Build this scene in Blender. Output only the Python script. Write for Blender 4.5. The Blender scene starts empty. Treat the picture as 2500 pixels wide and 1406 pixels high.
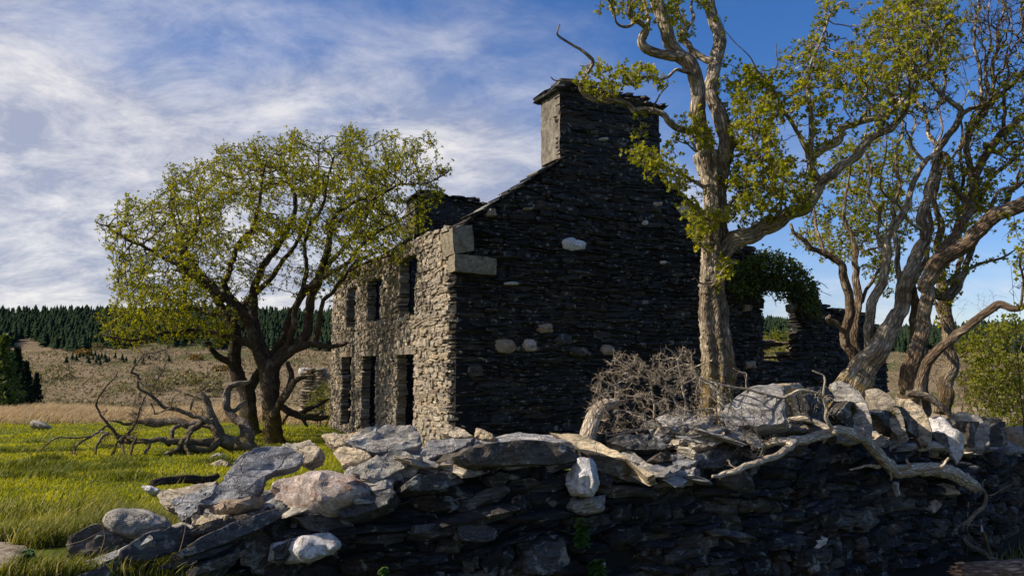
import bpy, math, random
import numpy as np
from mathutils import Vector, Matrix, noise as mnoise
from mathutils.geometry import delaunay_2d_cdt
sc = bpy.context.scene
C = sc.collection
# ---------------------------------------------------------------- camera
F, CX, CY, HOR = 1819.0, 1250.0, 703.0, 890.0        # the photograph's pixels (2500 x 1406)
EYE = Vector((0, 0, 1.9))
PITCH = math.atan((HOR - CY) / F)
cam_d = bpy.data.cameras.new('camera'); cam = bpy.data.objects.new('camera', cam_d); C.objects.link(cam)
cam.location = EYE; cam.rotation_euler = (math.pi / 2 + PITCH, 0, 0)
cam_d.sensor_width = 36; cam_d.lens = 36 * F / 2500; cam_d.clip_end = 5000; cam_d.clip_start = 0.05
sc.camera = cam
# ---------------------------------------------------------------- light
SUN_EL, SUN_A = math.radians(38), math.radians(9)
TO_SUN = Vector((-math.cos(SUN_A) * math.cos(SUN_EL), -math.sin(SUN_A) * math.cos(SUN_EL), math.sin(SUN_EL)))
sd = bpy.data.lights.new('sun', 'SUN'); sd.energy = 5.0; sd.angle = math.radians(0.5); sd.color = (1, 0.87, 0.70)
so = bpy.data.objects.new('sun', sd); C.objects.link(so); so.rotation_euler = TO_SUN.to_track_quat('Z', 'Y').to_euler()
w = bpy.data.worlds.new('World'); sc.world = w; w.use_nodes = True
def build_world():
    nt = w.node_tree; N = nt.nodes; L = nt.links; N.clear()
    def nd(t, **k):
        n = N.new(t)
        for a, b in k.items(): setattr(n, a, b)
        return n
    def mth(op, a, b=None, c=None, clamp=False):
        n = nd('ShaderNodeMath', operation=op, use_clamp=clamp)
        for i, v in enumerate((a, b, c)):
            if v is None: continue
            if isinstance(v, (int, float)): n.inputs[i].default_value = v
            else: L.new(v, n.inputs[i])
        return n.outputs[0]
    out = nd('ShaderNodeOutputWorld'); bg = nd('ShaderNodeBackground'); bg.inputs[1].default_value = 0.1
    L.new(bg.outputs[0], out.inputs[0])
    sky = nd('ShaderNodeTexSky', sky_type='NISHITA', sun_disc=False)
    sky.sun_elevation = SUN_EL; sky.sun_rotation = math.atan2(TO_SUN.x, TO_SUN.y)
    sky.air_density = 1.0; sky.dust_density = 0.4; sky.ozone_density = 2.0
    hs = nd('ShaderNodeHueSaturation'); hs.inputs['Saturation'].default_value = 1.26; hs.inputs['Value'].default_value = 0.95
    tn = nd('ShaderNodeMix', data_type='RGBA', blend_type='MULTIPLY'); tn.inputs[0].default_value = 1; tn.inputs[7].default_value = (.94, .93, 1.10, 1)
    L.new(sky.outputs[0], tn.inputs[6]); L.new(tn.outputs[2], hs.inputs['Color'])
    tc = nd('ShaderNodeTexCoord'); sp = nd('ShaderNodeSeparateXYZ'); L.new(tc.outputs['Generated'], sp.inputs[0])
    X, Y, Z = sp.outputs
    den = mth('ADD', mth('MAXIMUM', Z, 0.0), 0.34)
    cb = nd('ShaderNodeCombineXYZ'); L.new(mth('DIVIDE', X, den), cb.inputs[0]); L.new(mth('DIVIDE', Y, den), cb.inputs[1])
    mp = nd('ShaderNodeMapping'); mp.inputs['Rotation'].default_value = (0, 0, math.radians(-52)); mp.inputs['Scale'].default_value = (0.75, 1.05, 1)
    L.new(cb.outputs[0], mp.inputs[0])
    n1 = nd('ShaderNodeTexNoise'); n1.inputs['Scale'].default_value = 1.5; n1.inputs['Detail'].default_value = 5; n1.inputs['Roughness'].default_value = 0.50; n1.inputs['Distortion'].default_value = 0.25
    n2 = nd('ShaderNodeTexNoise'); n2.inputs['Scale'].default_value = 6.0; n2.inputs['Detail'].default_value = 8; n2.inputs['Roughness'].default_value = 0.68; n2.inputs['Distortion'].default_value = 0.35
    L.new(mp.outputs[0], n1.inputs['Vector']); L.new(mp.outputs[0], n2.inputs['Vector'])
    base = mth('ADD', mth('MULTIPLY', n1.outputs['Fac'], 0.86), mth('MULTIPLY', n2.outputs['Fac'], 0.14))
    # the veil of cirrus thickens smoothly towards the sun's side and low over the horizon
    left = mth('MULTIPLY', X, -0.43)
    low = mth('MULTIPLY', mth('SUBTRACT', 0.36, Z), 0.34)
    v = mth('ADD', mth('ADD', base, left), low)
    mr = nd('ShaderNodeMapRange', interpolation_type='SMOOTHSTEP'); mr.inputs[1].default_value = 0.31; mr.inputs[2].default_value = 0.71
    L.new(v, mr.inputs[0])
    cc = nd('ShaderNodeMix', data_type='RGBA'); cc.inputs[6].default_value = (3.1, 3.3, 4.1, 1); cc.inputs[7].default_value = (7.0, 6.7, 6.5, 1)
    mr2 = nd('ShaderNodeMapRange'); mr2.inputs[1].default_value = 0.40; mr2.inputs[2].default_value = 0.66
    L.new(n2.outputs['Fac'], mr2.inputs[0]); L.new(mr2.outputs[0], cc.inputs[0])
    mx = nd('ShaderNodeMix', data_type='RGBA'); L.new(mth('MULTIPLY', mr.outputs[0], 0.88), mx.inputs[0])
    L.new(hs.outputs[0], mx.inputs[6]); L.new(cc.outputs[2], mx.inputs[7])
    L.new(mx.outputs[2], bg.inputs[0])
build_world()
sc.view_settings.view_transform = 'Standard'; sc.view_settings.look = 'None'; sc.view_settings.exposure = 0.42; sc.view_settings.gamma = 1
sc.view_settings.use_curve_mapping = False
sc.cycles.max_bounces = 6; sc.cycles.diffuse_bounces = 3; sc.cycles.transmission_bounces = 3; sc.cycles.transparent_max_bounces = 4

# ---------------------------------------------------------------- helpers
RNG = np.random.default_rng(7)
cp, sp_ = math.cos(PITCH), math.sin(PITCH)
def P(x, y, Y):
    """point of the photograph's pixel (x, y) at distance Y in front of the camera"""
    a, b = (x - CX) / F, (CY - y) / F
    d = np.array([a, cp - b * sp_, sp_ + b * cp])
    return np.array([0, 0, EYE.z]) + d * (Y / d[1])
def ray(x, y):
    a, b = (x - CX) / F, (CY - y) / F
    return np.array([a, cp - b * sp_, sp_ + b * cp])
def to_px(p):
    p = np.asarray(p, float); q = p - np.array([0, 0, EYE.z])
    f = q[..., 1] * cp + q[..., 2] * sp_; u = -q[..., 1] * sp_ + q[..., 2] * cp
    return CX + F * q[..., 0] / f, CY - F * u / f
def mesh(name, v, faces, mat=None, smooth=True, attrs=None, sharp=None):
    """faces: list of (n, k) index arrays"""
    me = bpy.data.meshes.new(name); v = np.asarray(v, np.float32)
    me.vertices.add(len(v)); me.vertices.foreach_set('co', v.ravel())
    faces = [np.asarray(f, np.int32) for f in faces if len(f)]
    loops = np.concatenate([f.ravel() for f in faces]); tot = np.concatenate([np.full(len(f), f.shape[1], np.int32) for f in faces])
    me.loops.add(len(loops)); me.loops.foreach_set('vertex_index', loops)
    me.polygons.add(len(tot)); st = np.zeros(len(tot), np.int32); st[1:] = np.cumsum(tot)[:-1]
    me.polygons.foreach_set('loop_start', st)
    me.polygons.foreach_set('use_smooth', np.full(len(tot), smooth, bool))
    for k, a in (attrs or {}).items():
        a = np.asarray(a, np.float32)
        if a.ndim == 1: me.attributes.new(k, 'FLOAT', 'POINT').data.foreach_set('value', a)
        else: me.attributes.new(k, 'FLOAT_VECTOR', 'POINT').data.foreach_set('vector', a.ravel())
    if mat: me.materials.append(mat)
    me.update(calc_edges=True); me.validate()
    if sharp: me.set_sharp_from_angle(angle=math.radians(sharp))
    return me
def obj(name, me, parent=None, **props):
    o = bpy.data.objects.new(name, me); C.objects.link(o)
    if parent is not None: o.parent = parent
    for k, v in props.items(): o[k] = v
    return o
def empty(name, loc, label, cat, group=None):
    o = bpy.data.objects.new(name, None); C.objects.link(o); o.location = loc
    o['label'] = label; o['category'] = cat
    if group: o['group'] = group
    return o
def put(o, root):
    """parent o (made in world space) to an empty at its base, or to a part that itself sits at the origin"""
    o.parent = root; o.matrix_parent_inverse = Matrix.Translation(-root.location) if root.type == 'EMPTY' else Matrix()
    return o
class MB:
    def __init__(s): s.v = []; s.f = {}; s.n = 0; s.a = []
    def add(s, v, faces, rnd=0.0):
        v = np.asarray(v, float); s.v.append(v)
        for f in faces:
            f = np.asarray(f, np.int64)
            if len(f): s.f.setdefault(f.shape[1], []).append(f + s.n)
        s.a.append(np.full(len(v), rnd) if np.isscalar(rnd) else rnd); s.n += len(v)
    def mesh(s, name, mat, smooth=True, sharp=None):
        return mesh(name, np.concatenate(s.v), [np.concatenate(x) for x in s.f.values()], mat, smooth, {'rnd': np.concatenate(s.a)}, sharp)
def vnoise(p, scale, seed=0.0):
    return np.array([mnoise.noise(Vector((q[0] * scale + seed, q[1] * scale + seed * .7, q[2] * scale - seed * .3))) for q in np.atleast_2d(p)])
def unit(a): 
    a = np.asarray(a, float); return a / (np.linalg.norm(a, axis=-1, keepdims=True) + 1e-12)
def catmull(p, n):
    p = np.asarray(p, float)
    q = np.vstack([2 * p[0] - p[1], p, 2 * p[-1] - p[-2]]); out = []
    for i in range(1, len(q) - 2):
        t = np.linspace(0, 1, n, endpoint=False)[:, None]
        a, b, c, d = q[i - 1], q[i], q[i + 1], q[i + 2]
        out.append(.5 * ((2 * b) + (-a + c) * t + (2 * a - 5 * b + 4 * c - d) * t * t + (-a + 3 * b - 3 * c + d) * t ** 3))
    return np.vstack(out + [p[-1:]])
def tube(p, r, k, flute=0.0, seed=0.0, capend=True, lobes=5):
    """swept tube -> verts, faces, bark coordinates"""
    p = np.asarray(p, float); r = np.asarray(r, float); n = len(p)
    t = unit(np.gradient(p, axis=0)); ref = unit(np.array([.31, .17, .93]))
    if np.abs(t @ ref).mean() > .9: ref = unit(np.array([.93, .3, -.1]))
    a = unit(np.cross(t, ref)); 
    for i in range(1, n):
        x = a[i - 1] - t[i] * (a[i - 1] @ t[i]); a[i] = x / (np.linalg.norm(x) + 1e-9)
    b = np.cross(t, a); th = np.linspace(0, 2 * np.pi, k, endpoint=False)
    ln = np.concatenate([[0], np.cumsum(np.linalg.norm(np.diff(p, axis=0), axis=1))])
    rr = np.repeat(r[:, None], k, 1)
    if flute:
        ph = seed + ln[:, None] * .5
        rr = rr * (1 + flute * np.sin(th[None] * lobes + ph) * .6 + flute * .7 * np.sin(th[None] * 3 - ph * 1.7 + seed) + flute * .5 * np.sin(th[None] * 2 + ph * 3.1 + 2 * seed) + RNG.normal(0, flute * .22, rr.shape))
    v = p[:, None] + a[:, None] * (np.cos(th)[None, :, None] * rr[..., None]) + b[:, None] * (np.sin(th)[None, :, None] * rr[..., None])
    co = np.stack([np.cos(th)[None] * rr, np.sin(th)[None] * rr, np.repeat(ln[:, None], k, 1)], -1)
    i, j = np.meshgrid(np.arange(n - 1), np.arange(k), indexing='ij'); j2 = (j + 1) % k
    f = np.stack([i * k + j, i * k + j2, (i + 1) * k + j2, (i + 1) * k + j], -1).reshape(-1, 4)
    v = v.reshape(-1, 3); co = co.reshape(-1, 3); tri = np.zeros((0, 3), int)
    if capend:
        v = np.vstack([v, p[-1:] + t[-1:] * r[-1] * .5, p[:1]]); co = np.vstack([co, co[-1:], co[:1]]); m = n * k
        jj = np.arange(k)
        tri = np.vstack([np.stack([(n - 1) * k + jj, (n - 1) * k + (jj + 1) % k, np.full(k, m)], -1), np.stack([(jj + 1) % k, jj, np.full(k, m + 1)], -1)])
    return v, [f, tri], co
class TB:
    """collects tubes with bark coordinates"""
    def __init__(s): s.m = MB(); s.c = []
    def add(s, v, f, co): s.m.add(v, f); s.c.append(co)
    def mesh(s, name, mat):
        return mesh(name, np.concatenate(s.m.v), [np.concatenate(x) for x in s.m.f.values()], mat, True, {'bco': np.concatenate(s.c)})
def in_poly(x, y, poly):
    poly = np.asarray(poly, float); ins = np.zeros(np.shape(x), bool); n = len(poly)
    for i in range(n):
        x0, y0 = poly[i]; x1, y1 = poly[i - 1]
        c = ((y0 > y) != (y1 > y)) & (x < (x1 - x0) * (y - y0) / (y1 - y0 + 1e-9) + x0); ins ^= c
    return ins
def edge_dist(x, y, poly):
    poly = np.asarray(poly, float); d = np.full(np.shape(x), 1e9)
    for i in range(len(poly)):
        a = poly[i - 1]; b = poly[i]; ab = b - a
        t = np.clip(((x - a[0]) * ab[0] + (y - a[1]) * ab[1]) / (ab @ ab + 1e-9), 0, 1)
        d = np.minimum(d, np.hypot(x - a[0] - t * ab[0], y - a[1] - t * ab[1]))
    return d
def sstep(x, a, b):
    t = np.clip((np.asarray(x, float) - a) / (b - a), 0, 1); return t * t * (3 - 2 * t)

# ---------------------------------------------------------------- materials
class NT:
    def __init__(s, name):
        s.mat = bpy.data.materials.new(name); s.mat.use_nodes = True
        s.N = s.mat.node_tree.nodes; s.L = s.mat.node_tree.links; s.b = s.N['Principled BSDF']; s.out = s.N['Material Output']
    def nd(s, t, **k):
        n = s.N.new(t)
        for a, b in k.items(): setattr(n, a, b)
        return n
    def setv(s, sock, v):
        if isinstance(v, bpy.types.NodeSocket): s.L.new(v, sock)
        else: sock.default_value = v
    def math(s, op, a, b=0.0, clamp=False):
        n = s.nd('ShaderNodeMath', operation=op, use_clamp=clamp); s.setv(n.inputs[0], a); s.setv(n.inputs[1], b); return n.outputs[0]
    def noise(s, vec, scale, detail=4, rough=.55, dist=0.0):
        n = s.nd('ShaderNodeTexNoise'); n.inputs['Scale'].default_value = scale; n.inputs['Detail'].default_value = detail
        n.inputs['Roughness'].default_value = rough; n.inputs['Distortion'].default_value = dist; s.L.new(vec, n.inputs['Vector']); return n.outputs['Fac']
    def mapping(s, vec, scale, rot=(0, 0, 0)):
        n = s.nd('ShaderNodeMapping'); n.inputs['Scale'].default_value = scale; n.inputs['Rotation'].default_value = rot; s.L.new(vec, n.inputs[0]); return n.outputs[0]
    def ramp(s, fac, stops, interp='LINEAR'):
        n = s.nd('ShaderNodeValToRGB'); n.color_ramp.interpolation = interp; e = n.color_ramp.elements
        while len(e) < len(stops): e.new(.5)
        for x, (p, c) in zip(e, stops): x.position = p; x.color = (*c, 1) if len(c) == 3 else c
        s.L.new(fac, n.inputs[0]); return n.outputs[0]
    def mix(s, fac, a, b, blend='MIX'):
        n = s.nd('ShaderNodeMix', data_type='RGBA', blend_type=blend); s.setv(n.inputs[0], fac)
        s.setv(n.inputs[6], (*a, 1) if isinstance(a, tuple) else a); s.setv(n.inputs[7], (*b, 1) if isinstance(b, tuple) else b); return n.outputs[2]
    def rng(s, v, a, b, c=0.0, d=1.0, smooth=True):
        n = s.nd('ShaderNodeMapRange', interpolation_type='SMOOTHSTEP' if smooth else 'LINEAR')
        s.L.new(v, n.inputs[0])
        for i, x in enumerate((a, b, c, d)): n.inputs[i + 1].default_value = x
        return n.outputs[0]
    def attr(s, name, out='Fac'): 
        n = s.nd('ShaderNodeAttribute', attribute_name=name); return n.outputs[out]
    def bump(s, h, strength, dist=.02, prev=None):
        n = s.nd('ShaderNodeBump'); n.inputs['Strength'].default_value = strength; n.inputs['Distance'].default_value = dist
        s.L.new(h, n.inputs['Height'])
        if prev is not None: s.L.new(prev, n.inputs['Normal'])
        return n.outputs[0]
    def fin(s, col, rough=.85, nrm=None, spec=.25):
        s.setv(s.b.inputs['Base Color'], (*col, 1) if isinstance(col, tuple) else col); s.setv(s.b.inputs['Roughness'], rough)
        s.b.inputs['Specular IOR Level'].default_value = spec
        if nrm is not None: s.L.new(nrm, s.b.inputs['Normal'])
        return s.mat
def piece_random(m):
    oi = m.nd('ShaderNodeObjectInfo'); return m.math('FRACT', m.math('ADD', oi.outputs['Random'], m.attr('rnd')))
def slate_mat(name, cols, lichen=.3, lich_col=(.30, .31, .28), local=False, lam=(7, 7, 60), bump=.7, scale=1.0, rust=.25, spec=.3):
    m = NT(name); r = piece_random(m)
    if local: vec = m.nd('ShaderNodeTexCoord').outputs['Object']
    else: vec = m.nd('ShaderNodeNewGeometry').outputs['Position']
    sh = m.nd('ShaderNodeVectorMath', operation='ADD'); m.L.new(vec, sh.inputs[0])
    cb = m.nd('ShaderNodeCombineXYZ'); m.L.new(m.math('MULTIPLY', r, 37.0), cb.inputs[0]); m.L.new(m.math('MULTIPLY', r, 17.0), cb.inputs[1]); m.L.new(m.math('MULTIPLY', r, 5.0), cb.inputs[2])
    m.L.new(cb.outputs[0], sh.inputs[1]); v = sh.outputs[0]
    n = len(cols); col = m.ramp(r, [(i / n, c) for i, c in enumerate(cols)], 'CONSTANT')
    la = m.noise(m.mapping(v, tuple(scale * x for x in lam)), 1.0, 5, .6, .3)
    big = m.noise(v, 4 * scale, 4, .6)
    fine = m.noise(v, 45 * scale, 5, .7)
    col = m.mix(1.0, col, m.ramp(la, [(.25, (.28, .28, .28)), (.5, (.9, .9, .9)), (.75, (1.9, 1.85, 1.78))]), 'MULTIPLY')
    col = m.mix(1.0, col, m.ramp(big, [(.3, (.6, .6, .62)), (.7, (1.4, 1.36, 1.3))]), 'MULTIPLY')
    ru = m.noise(v, 2.3 * scale, 5, .65)
    col = m.mix(m.math('MULTIPLY', m.rng(ru, .55, .72), rust), col, (.16, .10, .055))
    l1 = m.rng(m.math('ADD', m.noise(v, 9 * scale, 6, .7, .4), m.math('MULTIPLY', fine, .12)), .68 - .12 * lichen, .72 - .10 * lichen)
    l2 = m.rng(m.noise(v, 30 * scale, 4, .75), .66 - .05 * lichen, .72 - .05 * lichen)
    col = m.mix(m.math('MULTIPLY', m.math('MAXIMUM', l1, m.math('MULTIPLY', l2, .8)), min(1, .45 + lichen * .5)), col, lich_col)
    vc = m.nd('ShaderNodeTexVoronoi', feature='DISTANCE_TO_EDGE'); vc.inputs['Scale'].default_value = 1; wv = m.nd('ShaderNodeVectorMath', operation='ADD'); m.L.new(m.mapping(v, (3.2 * scale, 8 * scale, 9 * scale), (.2, .3, .5)), wv.inputs[0]); m.L.new(m.math('MULTIPLY', big, 1.3), wv.inputs[1]); m.L.new(wv.outputs[0], vc.inputs['Vector'])
    ck = m.rng(vc.outputs['Distance'], 0.0, .035); col = m.mix(m.math('MULTIPLY', m.math('SUBTRACT', 1.0, ck), .15), col, (.02, .02, .02))
    h = m.math('ADD', m.math('ADD', m.math('MULTIPLY', la, .75), m.math('MULTIPLY', ck, .25)), m.math('ADD', m.math('MULTIPLY', big, .45), m.math('MULTIPLY', fine, .4)))
    return m.fin(col, .72, m.bump(h, bump, .035 / scale), spec)
def quartz_mat(name, base, vein, bump=.8, stain=.5):
    m = NT(name); v = m.nd('ShaderNodeTexCoord').outputs['Object']; r = m.nd('ShaderNodeObjectInfo').outputs['Random']
    sh = m.nd('ShaderNodeVectorMath', operation='ADD'); m.L.new(v, sh.inputs[0]); m.L.new(r, sh.inputs[1]); v = sh.outputs[0]
    warp = m.noise(v, 14, 5, .65)
    vo = m.nd('ShaderNodeTexVoronoi', feature='DISTANCE_TO_EDGE'); vo.inputs['Scale'].default_value = 22
    av = m.nd('ShaderNodeVectorMath', operation='ADD'); m.L.new(v, av.inputs[0]); m.L.new(m.math('MULTIPLY', warp, .5), av.inputs[1]); m.L.new(av.outputs[0], vo.inputs['Vector'])
    crack = m.rng(vo.outputs['Distance'], 0.0, .07)
    pat = m.noise(v, 12, 7, .7, .8); fine = m.noise(v, 70, 5, .75)
    col = m.mix(m.math('MULTIPLY', m.rng(pat, .42, .68), stain), base, vein)
    col = m.mix(m.math('MULTIPLY', m.math('SUBTRACT', 1.0, crack), .28), col, (.17, .11, .075))
    col = m.mix(1.0, col, m.ramp(m.noise(v, 26, 6, .75), [(.30, (.48, .45, .43)), (.60, (1.12, 1.12, 1.12))]), 'MULTIPLY')
    h = m.math('ADD', m.math('MULTIPLY', crack, .16), m.math('ADD', pat, m.math('MULTIPLY', fine, .35)))
    return m.fin(col, .55, m.bump(h, bump, .03), .4)
def bark_mat(name, dark, light, moss=None, moss_z=(0, 0), sc_=1.0, light_amt=.5, con=1.0):
    m = NT(name); v = m.attr('bco', 'Vector'); gp = m.nd('ShaderNodeNewGeometry').outputs['Position']
    fib = m.noise(m.mapping(v, (42 * sc_, 42 * sc_, 7 * sc_)), 1.0, 6, .65, .6)
    vo = m.nd('ShaderNodeTexVoronoi', feature='DISTANCE_TO_EDGE'); vo.inputs['Scale'].default_value = 1
    m.L.new(m.mapping(v, (34 * sc_, 34 * sc_, 9 * sc_)), vo.inputs['Vector'])
    plate = m.rng(vo.outputs['Distance'], .02, .30)
    pat = m.noise(gp, 3.2, 5, .65)
    col = m.mix(m.math('MULTIPLY', m.rng(pat, .62 - light_amt * .3, .80 - light_amt * .3), .85), dark, light)
    col = m.mix(con, col, m.ramp(fib, [(.30, (.18, .165, .15)), (.46, (.80, .80, .80)), (.72, (1.6, 1.57, 1.52))]), 'MULTIPLY')
    col = m.mix(m.math('MULTIPLY', m.math('SUBTRACT', 1.0, plate), .6 * con), col, (.025, .02, .015))
    col = m.mix(m.math('MULTIPLY', m.rng(m.noise(gp, 21, 5, .7), .60, .70), .55), col, (.34, .34, .28))
    if moss:
        sz = m.nd('ShaderNodeSeparateXYZ'); m.L.new(gp, sz.inputs[0])
        hz = m.rng(sz.outputs[2], moss_z[0], moss_z[1], 1, 0)
        col = m.mix(m.math('MULTIPLY', hz, m.rng(m.noise(gp, 9, 5, .7), .40, .56)), col, moss)
    h = m.math('ADD', m.math('MULTIPLY', fib, .8), m.math('MULTIPLY', plate, .5))
    return m.fin(col, .9, m.bump(h, .9, .025 / sc_), .15)
def leaf_mat(name, cols, trans=.45, tcol=None):
    m = NT(name); r = m.attr('rnd'); gp = m.nd('ShaderNodeNewGeometry').outputs['Position']
    col = m.ramp(r, [(i / max(1, len(cols) - 1), c) for i, c in enumerate(cols)])
    col = m.mix(1.0, col, m.ramp(m.noise(gp, 1.7, 3), [(.3, (.68, .72, .7)), (.7, (1.28, 1.22, 1.1))]), 'MULTIPLY')
    m.fin(col, .55, None, .3)
    tr = m.nd('ShaderNodeBsdfTranslucent'); tint = m.mix(1.0, col, tcol or (1.5, 1.35, .6), 'MULTIPLY'); m.L.new(tint, tr.inputs[0])
    ms = m.nd('ShaderNodeMixShader'); ms.inputs[0].default_value = trans
    m.L.new(m.b.outputs[0], ms.inputs[1]); m.L.new(tr.outputs[0], ms.inputs[2]); m.L.new(ms.outputs[0], m.out.inputs[0])
    return m.mat
M = {}
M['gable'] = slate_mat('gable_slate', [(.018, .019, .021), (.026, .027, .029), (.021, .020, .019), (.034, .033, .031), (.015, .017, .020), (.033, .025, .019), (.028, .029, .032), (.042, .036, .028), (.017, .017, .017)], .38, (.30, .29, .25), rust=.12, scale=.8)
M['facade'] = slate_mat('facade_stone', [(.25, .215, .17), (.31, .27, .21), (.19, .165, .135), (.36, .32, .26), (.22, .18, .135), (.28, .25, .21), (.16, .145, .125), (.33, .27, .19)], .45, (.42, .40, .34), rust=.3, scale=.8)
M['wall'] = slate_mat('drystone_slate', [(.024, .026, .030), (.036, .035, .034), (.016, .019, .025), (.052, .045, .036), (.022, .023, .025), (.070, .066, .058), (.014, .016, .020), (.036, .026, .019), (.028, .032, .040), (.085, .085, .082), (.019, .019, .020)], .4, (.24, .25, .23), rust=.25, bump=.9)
M['wall_core'] = NT('wall_core').fin((.012, .012, .012), .95)
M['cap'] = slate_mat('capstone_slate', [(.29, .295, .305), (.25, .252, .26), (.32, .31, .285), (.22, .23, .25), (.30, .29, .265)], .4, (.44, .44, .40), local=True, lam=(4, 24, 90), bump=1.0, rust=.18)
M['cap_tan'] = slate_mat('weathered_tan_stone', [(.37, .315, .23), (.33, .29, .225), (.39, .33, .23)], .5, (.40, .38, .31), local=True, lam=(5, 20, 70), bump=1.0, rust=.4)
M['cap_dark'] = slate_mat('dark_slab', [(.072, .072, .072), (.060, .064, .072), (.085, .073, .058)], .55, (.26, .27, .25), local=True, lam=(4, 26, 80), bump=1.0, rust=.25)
M['quartz_white'] = quartz_mat('white_quartz', (.86, .865, .88), (.52, .46, .40), 1.0, .6)
M['quartz_pink'] = quartz_mat('pink_quartz', (.70, .60, .54), (.30, .155, .10), 1.1, 1.0)
M['quartz_tan'] = quartz_mat('tan_quartz', (.40, .32, .23), (.26, .17, .10), .9, .7)
def granite():
    m = NT('granite'); v = m.nd('ShaderNodeNewGeometry').outputs['Position']
    col = m.ramp(m.noise(v, 60, 4, .8), [(.32, (.10, .09, .07)), (.5, (.31, .28, .225)), (.68, (.48, .45, .38))])
    col = m.mix(m.rng(m.noise(v, 6, 4, .6), .5, .7), col, (.25, .225, .15)); col = m.mix(1.0, col, m.ramp(m.noise(v, 11, 6, .7, .5), [(.32, (.45, .42, .38)), (.62, (1.15, 1.12, 1.05))]), 'MULTIPLY')
    return m.fin(col, .85, m.bump(m.noise(v, 32, 6, .75), 1.0, .05), .2)
M['granite'] = granite()
def render_mat():
    m = NT('chimney_render'); v = m.nd('ShaderNodeNewGeometry').outputs['Position']
    col = m.ramp(m.noise(v, 5, 6, .7), [(.3, (.06, .054, .046)), (.5, (.15, .135, .115)), (.66, (.26, .24, .20))])
    col = m.mix(m.rng(m.noise(v, 30, 4, .7), .60, .68), col, (.40, .38, .33))
    return m.fin(col, .92, m.bump(m.noise(v, 34, 6, .7), .7, .03), .15)
M['render'] = render_mat()
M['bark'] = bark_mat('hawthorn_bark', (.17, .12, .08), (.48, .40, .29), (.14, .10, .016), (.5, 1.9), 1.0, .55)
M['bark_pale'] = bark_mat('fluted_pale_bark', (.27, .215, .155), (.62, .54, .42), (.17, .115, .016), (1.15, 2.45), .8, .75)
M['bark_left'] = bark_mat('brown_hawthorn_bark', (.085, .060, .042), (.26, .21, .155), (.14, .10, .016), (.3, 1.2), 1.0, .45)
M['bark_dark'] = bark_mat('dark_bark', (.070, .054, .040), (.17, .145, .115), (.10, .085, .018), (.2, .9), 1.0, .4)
M['dead'] = bark_mat('dead_bark', (.17, .135, .10), (.46, .40, .32), (.13, .105, .03), (.3, .85), 1.3, .6)
M['dead_plain'] = bark_mat('grey_dead_bark', (.24, .19, .14), (.46, .40, .32), None, (0, 0), 1.4, .6, .8)
M['bleach'] = bark_mat('bleached_branch', (.50, .41, .31), (.72, .63, .50), None, (0, 0), 1.3, .7, .8)
M['log'] = bark_mat('log_bark', (.22, .14, .10), (.42, .29, .22), None, (0, 0), .9, .5)
M['moss'] = leaf_mat('dry_moss', [(.05, .045, .012), (.10, .085, .02), (.16, .125, .03)], .2)
M['splinter'] = NT('splintered_wood').fin((.50, .30, .17), .8)
M['leaf'] = leaf_mat('hawthorn_leaf', [(.10, .13, .006), (.19, .225, .008), (.28, .295, .012), (.38, .36, .02)], .48)
M['leaf_dark'] = leaf_mat('hawthorn_leaf_deep', [(.075, .105, .007), (.14, .18, .009), (.21, .245, .012), (.29, .295, .016)], .45)
M['leaf_ivy'] = leaf_mat('ivy_leaf', [(.03, .05, .010), (.06, .085, .012), (.11, .13, .016)], .3)
M['leaf_bush'] = leaf_mat('bush_leaf', [(.08, .10, .008), (.15, .17, .012), (.22, .23, .018)], .4)
M['nettle'] = leaf_mat('nettle_leaf', [(.02, .06, .012), (.04, .10, .02), (.06, .13, .03)], .3)
M['grass'] = leaf_mat('grass_blade', [(.14, .165, .010), (.24, .26, .012), (.33, .33, .016), (.46, .41, .09)], .45, (1.4, 1.35, .5))
M['long_grass'] = leaf_mat('long_grass_blade', [(.075, .10, .010), (.13, .155, .014), (.21, .21, .03), (.42, .36, .20)], .35, (1.2, 1.2, .7))
M['rush'] = leaf_mat('dry_rush', [(.28, .21, .125), (.40, .32, .21), (.50, .40, .28), (.32, .27, .14)], .3, (1.1, 1.0, .8))
M['heath'] = leaf_mat('heath_tuft', [(.16, .12, .07), (.24, .18, .115), (.15, .145, .055), (.30, .235, .165)], .25, (1, 1, .8))
M['conifer'] = leaf_mat('conifer_needles', [(.017, .031, .020), (.024, .041, .025), (.034, .052, .030)], .1, (1, 1, 1))
M['conifer'].node_tree.nodes['Principled BSDF'].inputs['Specular IOR Level'].default_value = 0.0
M['larch'] = leaf_mat('larch_needles', [(.04, .075, .016), (.07, .115, .025), (.10, .15, .03)], .3)
M['gorse'] = leaf_mat('gorse_flower', [(.05, .05, .01), (.15, .095, .010), (.26, .155, .010)], .2)
M['scrub'] = leaf_mat('scrub_twig', [(.12, .11, .055), (.18, .155, .085), (.15, .165, .05)], .25)
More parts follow.
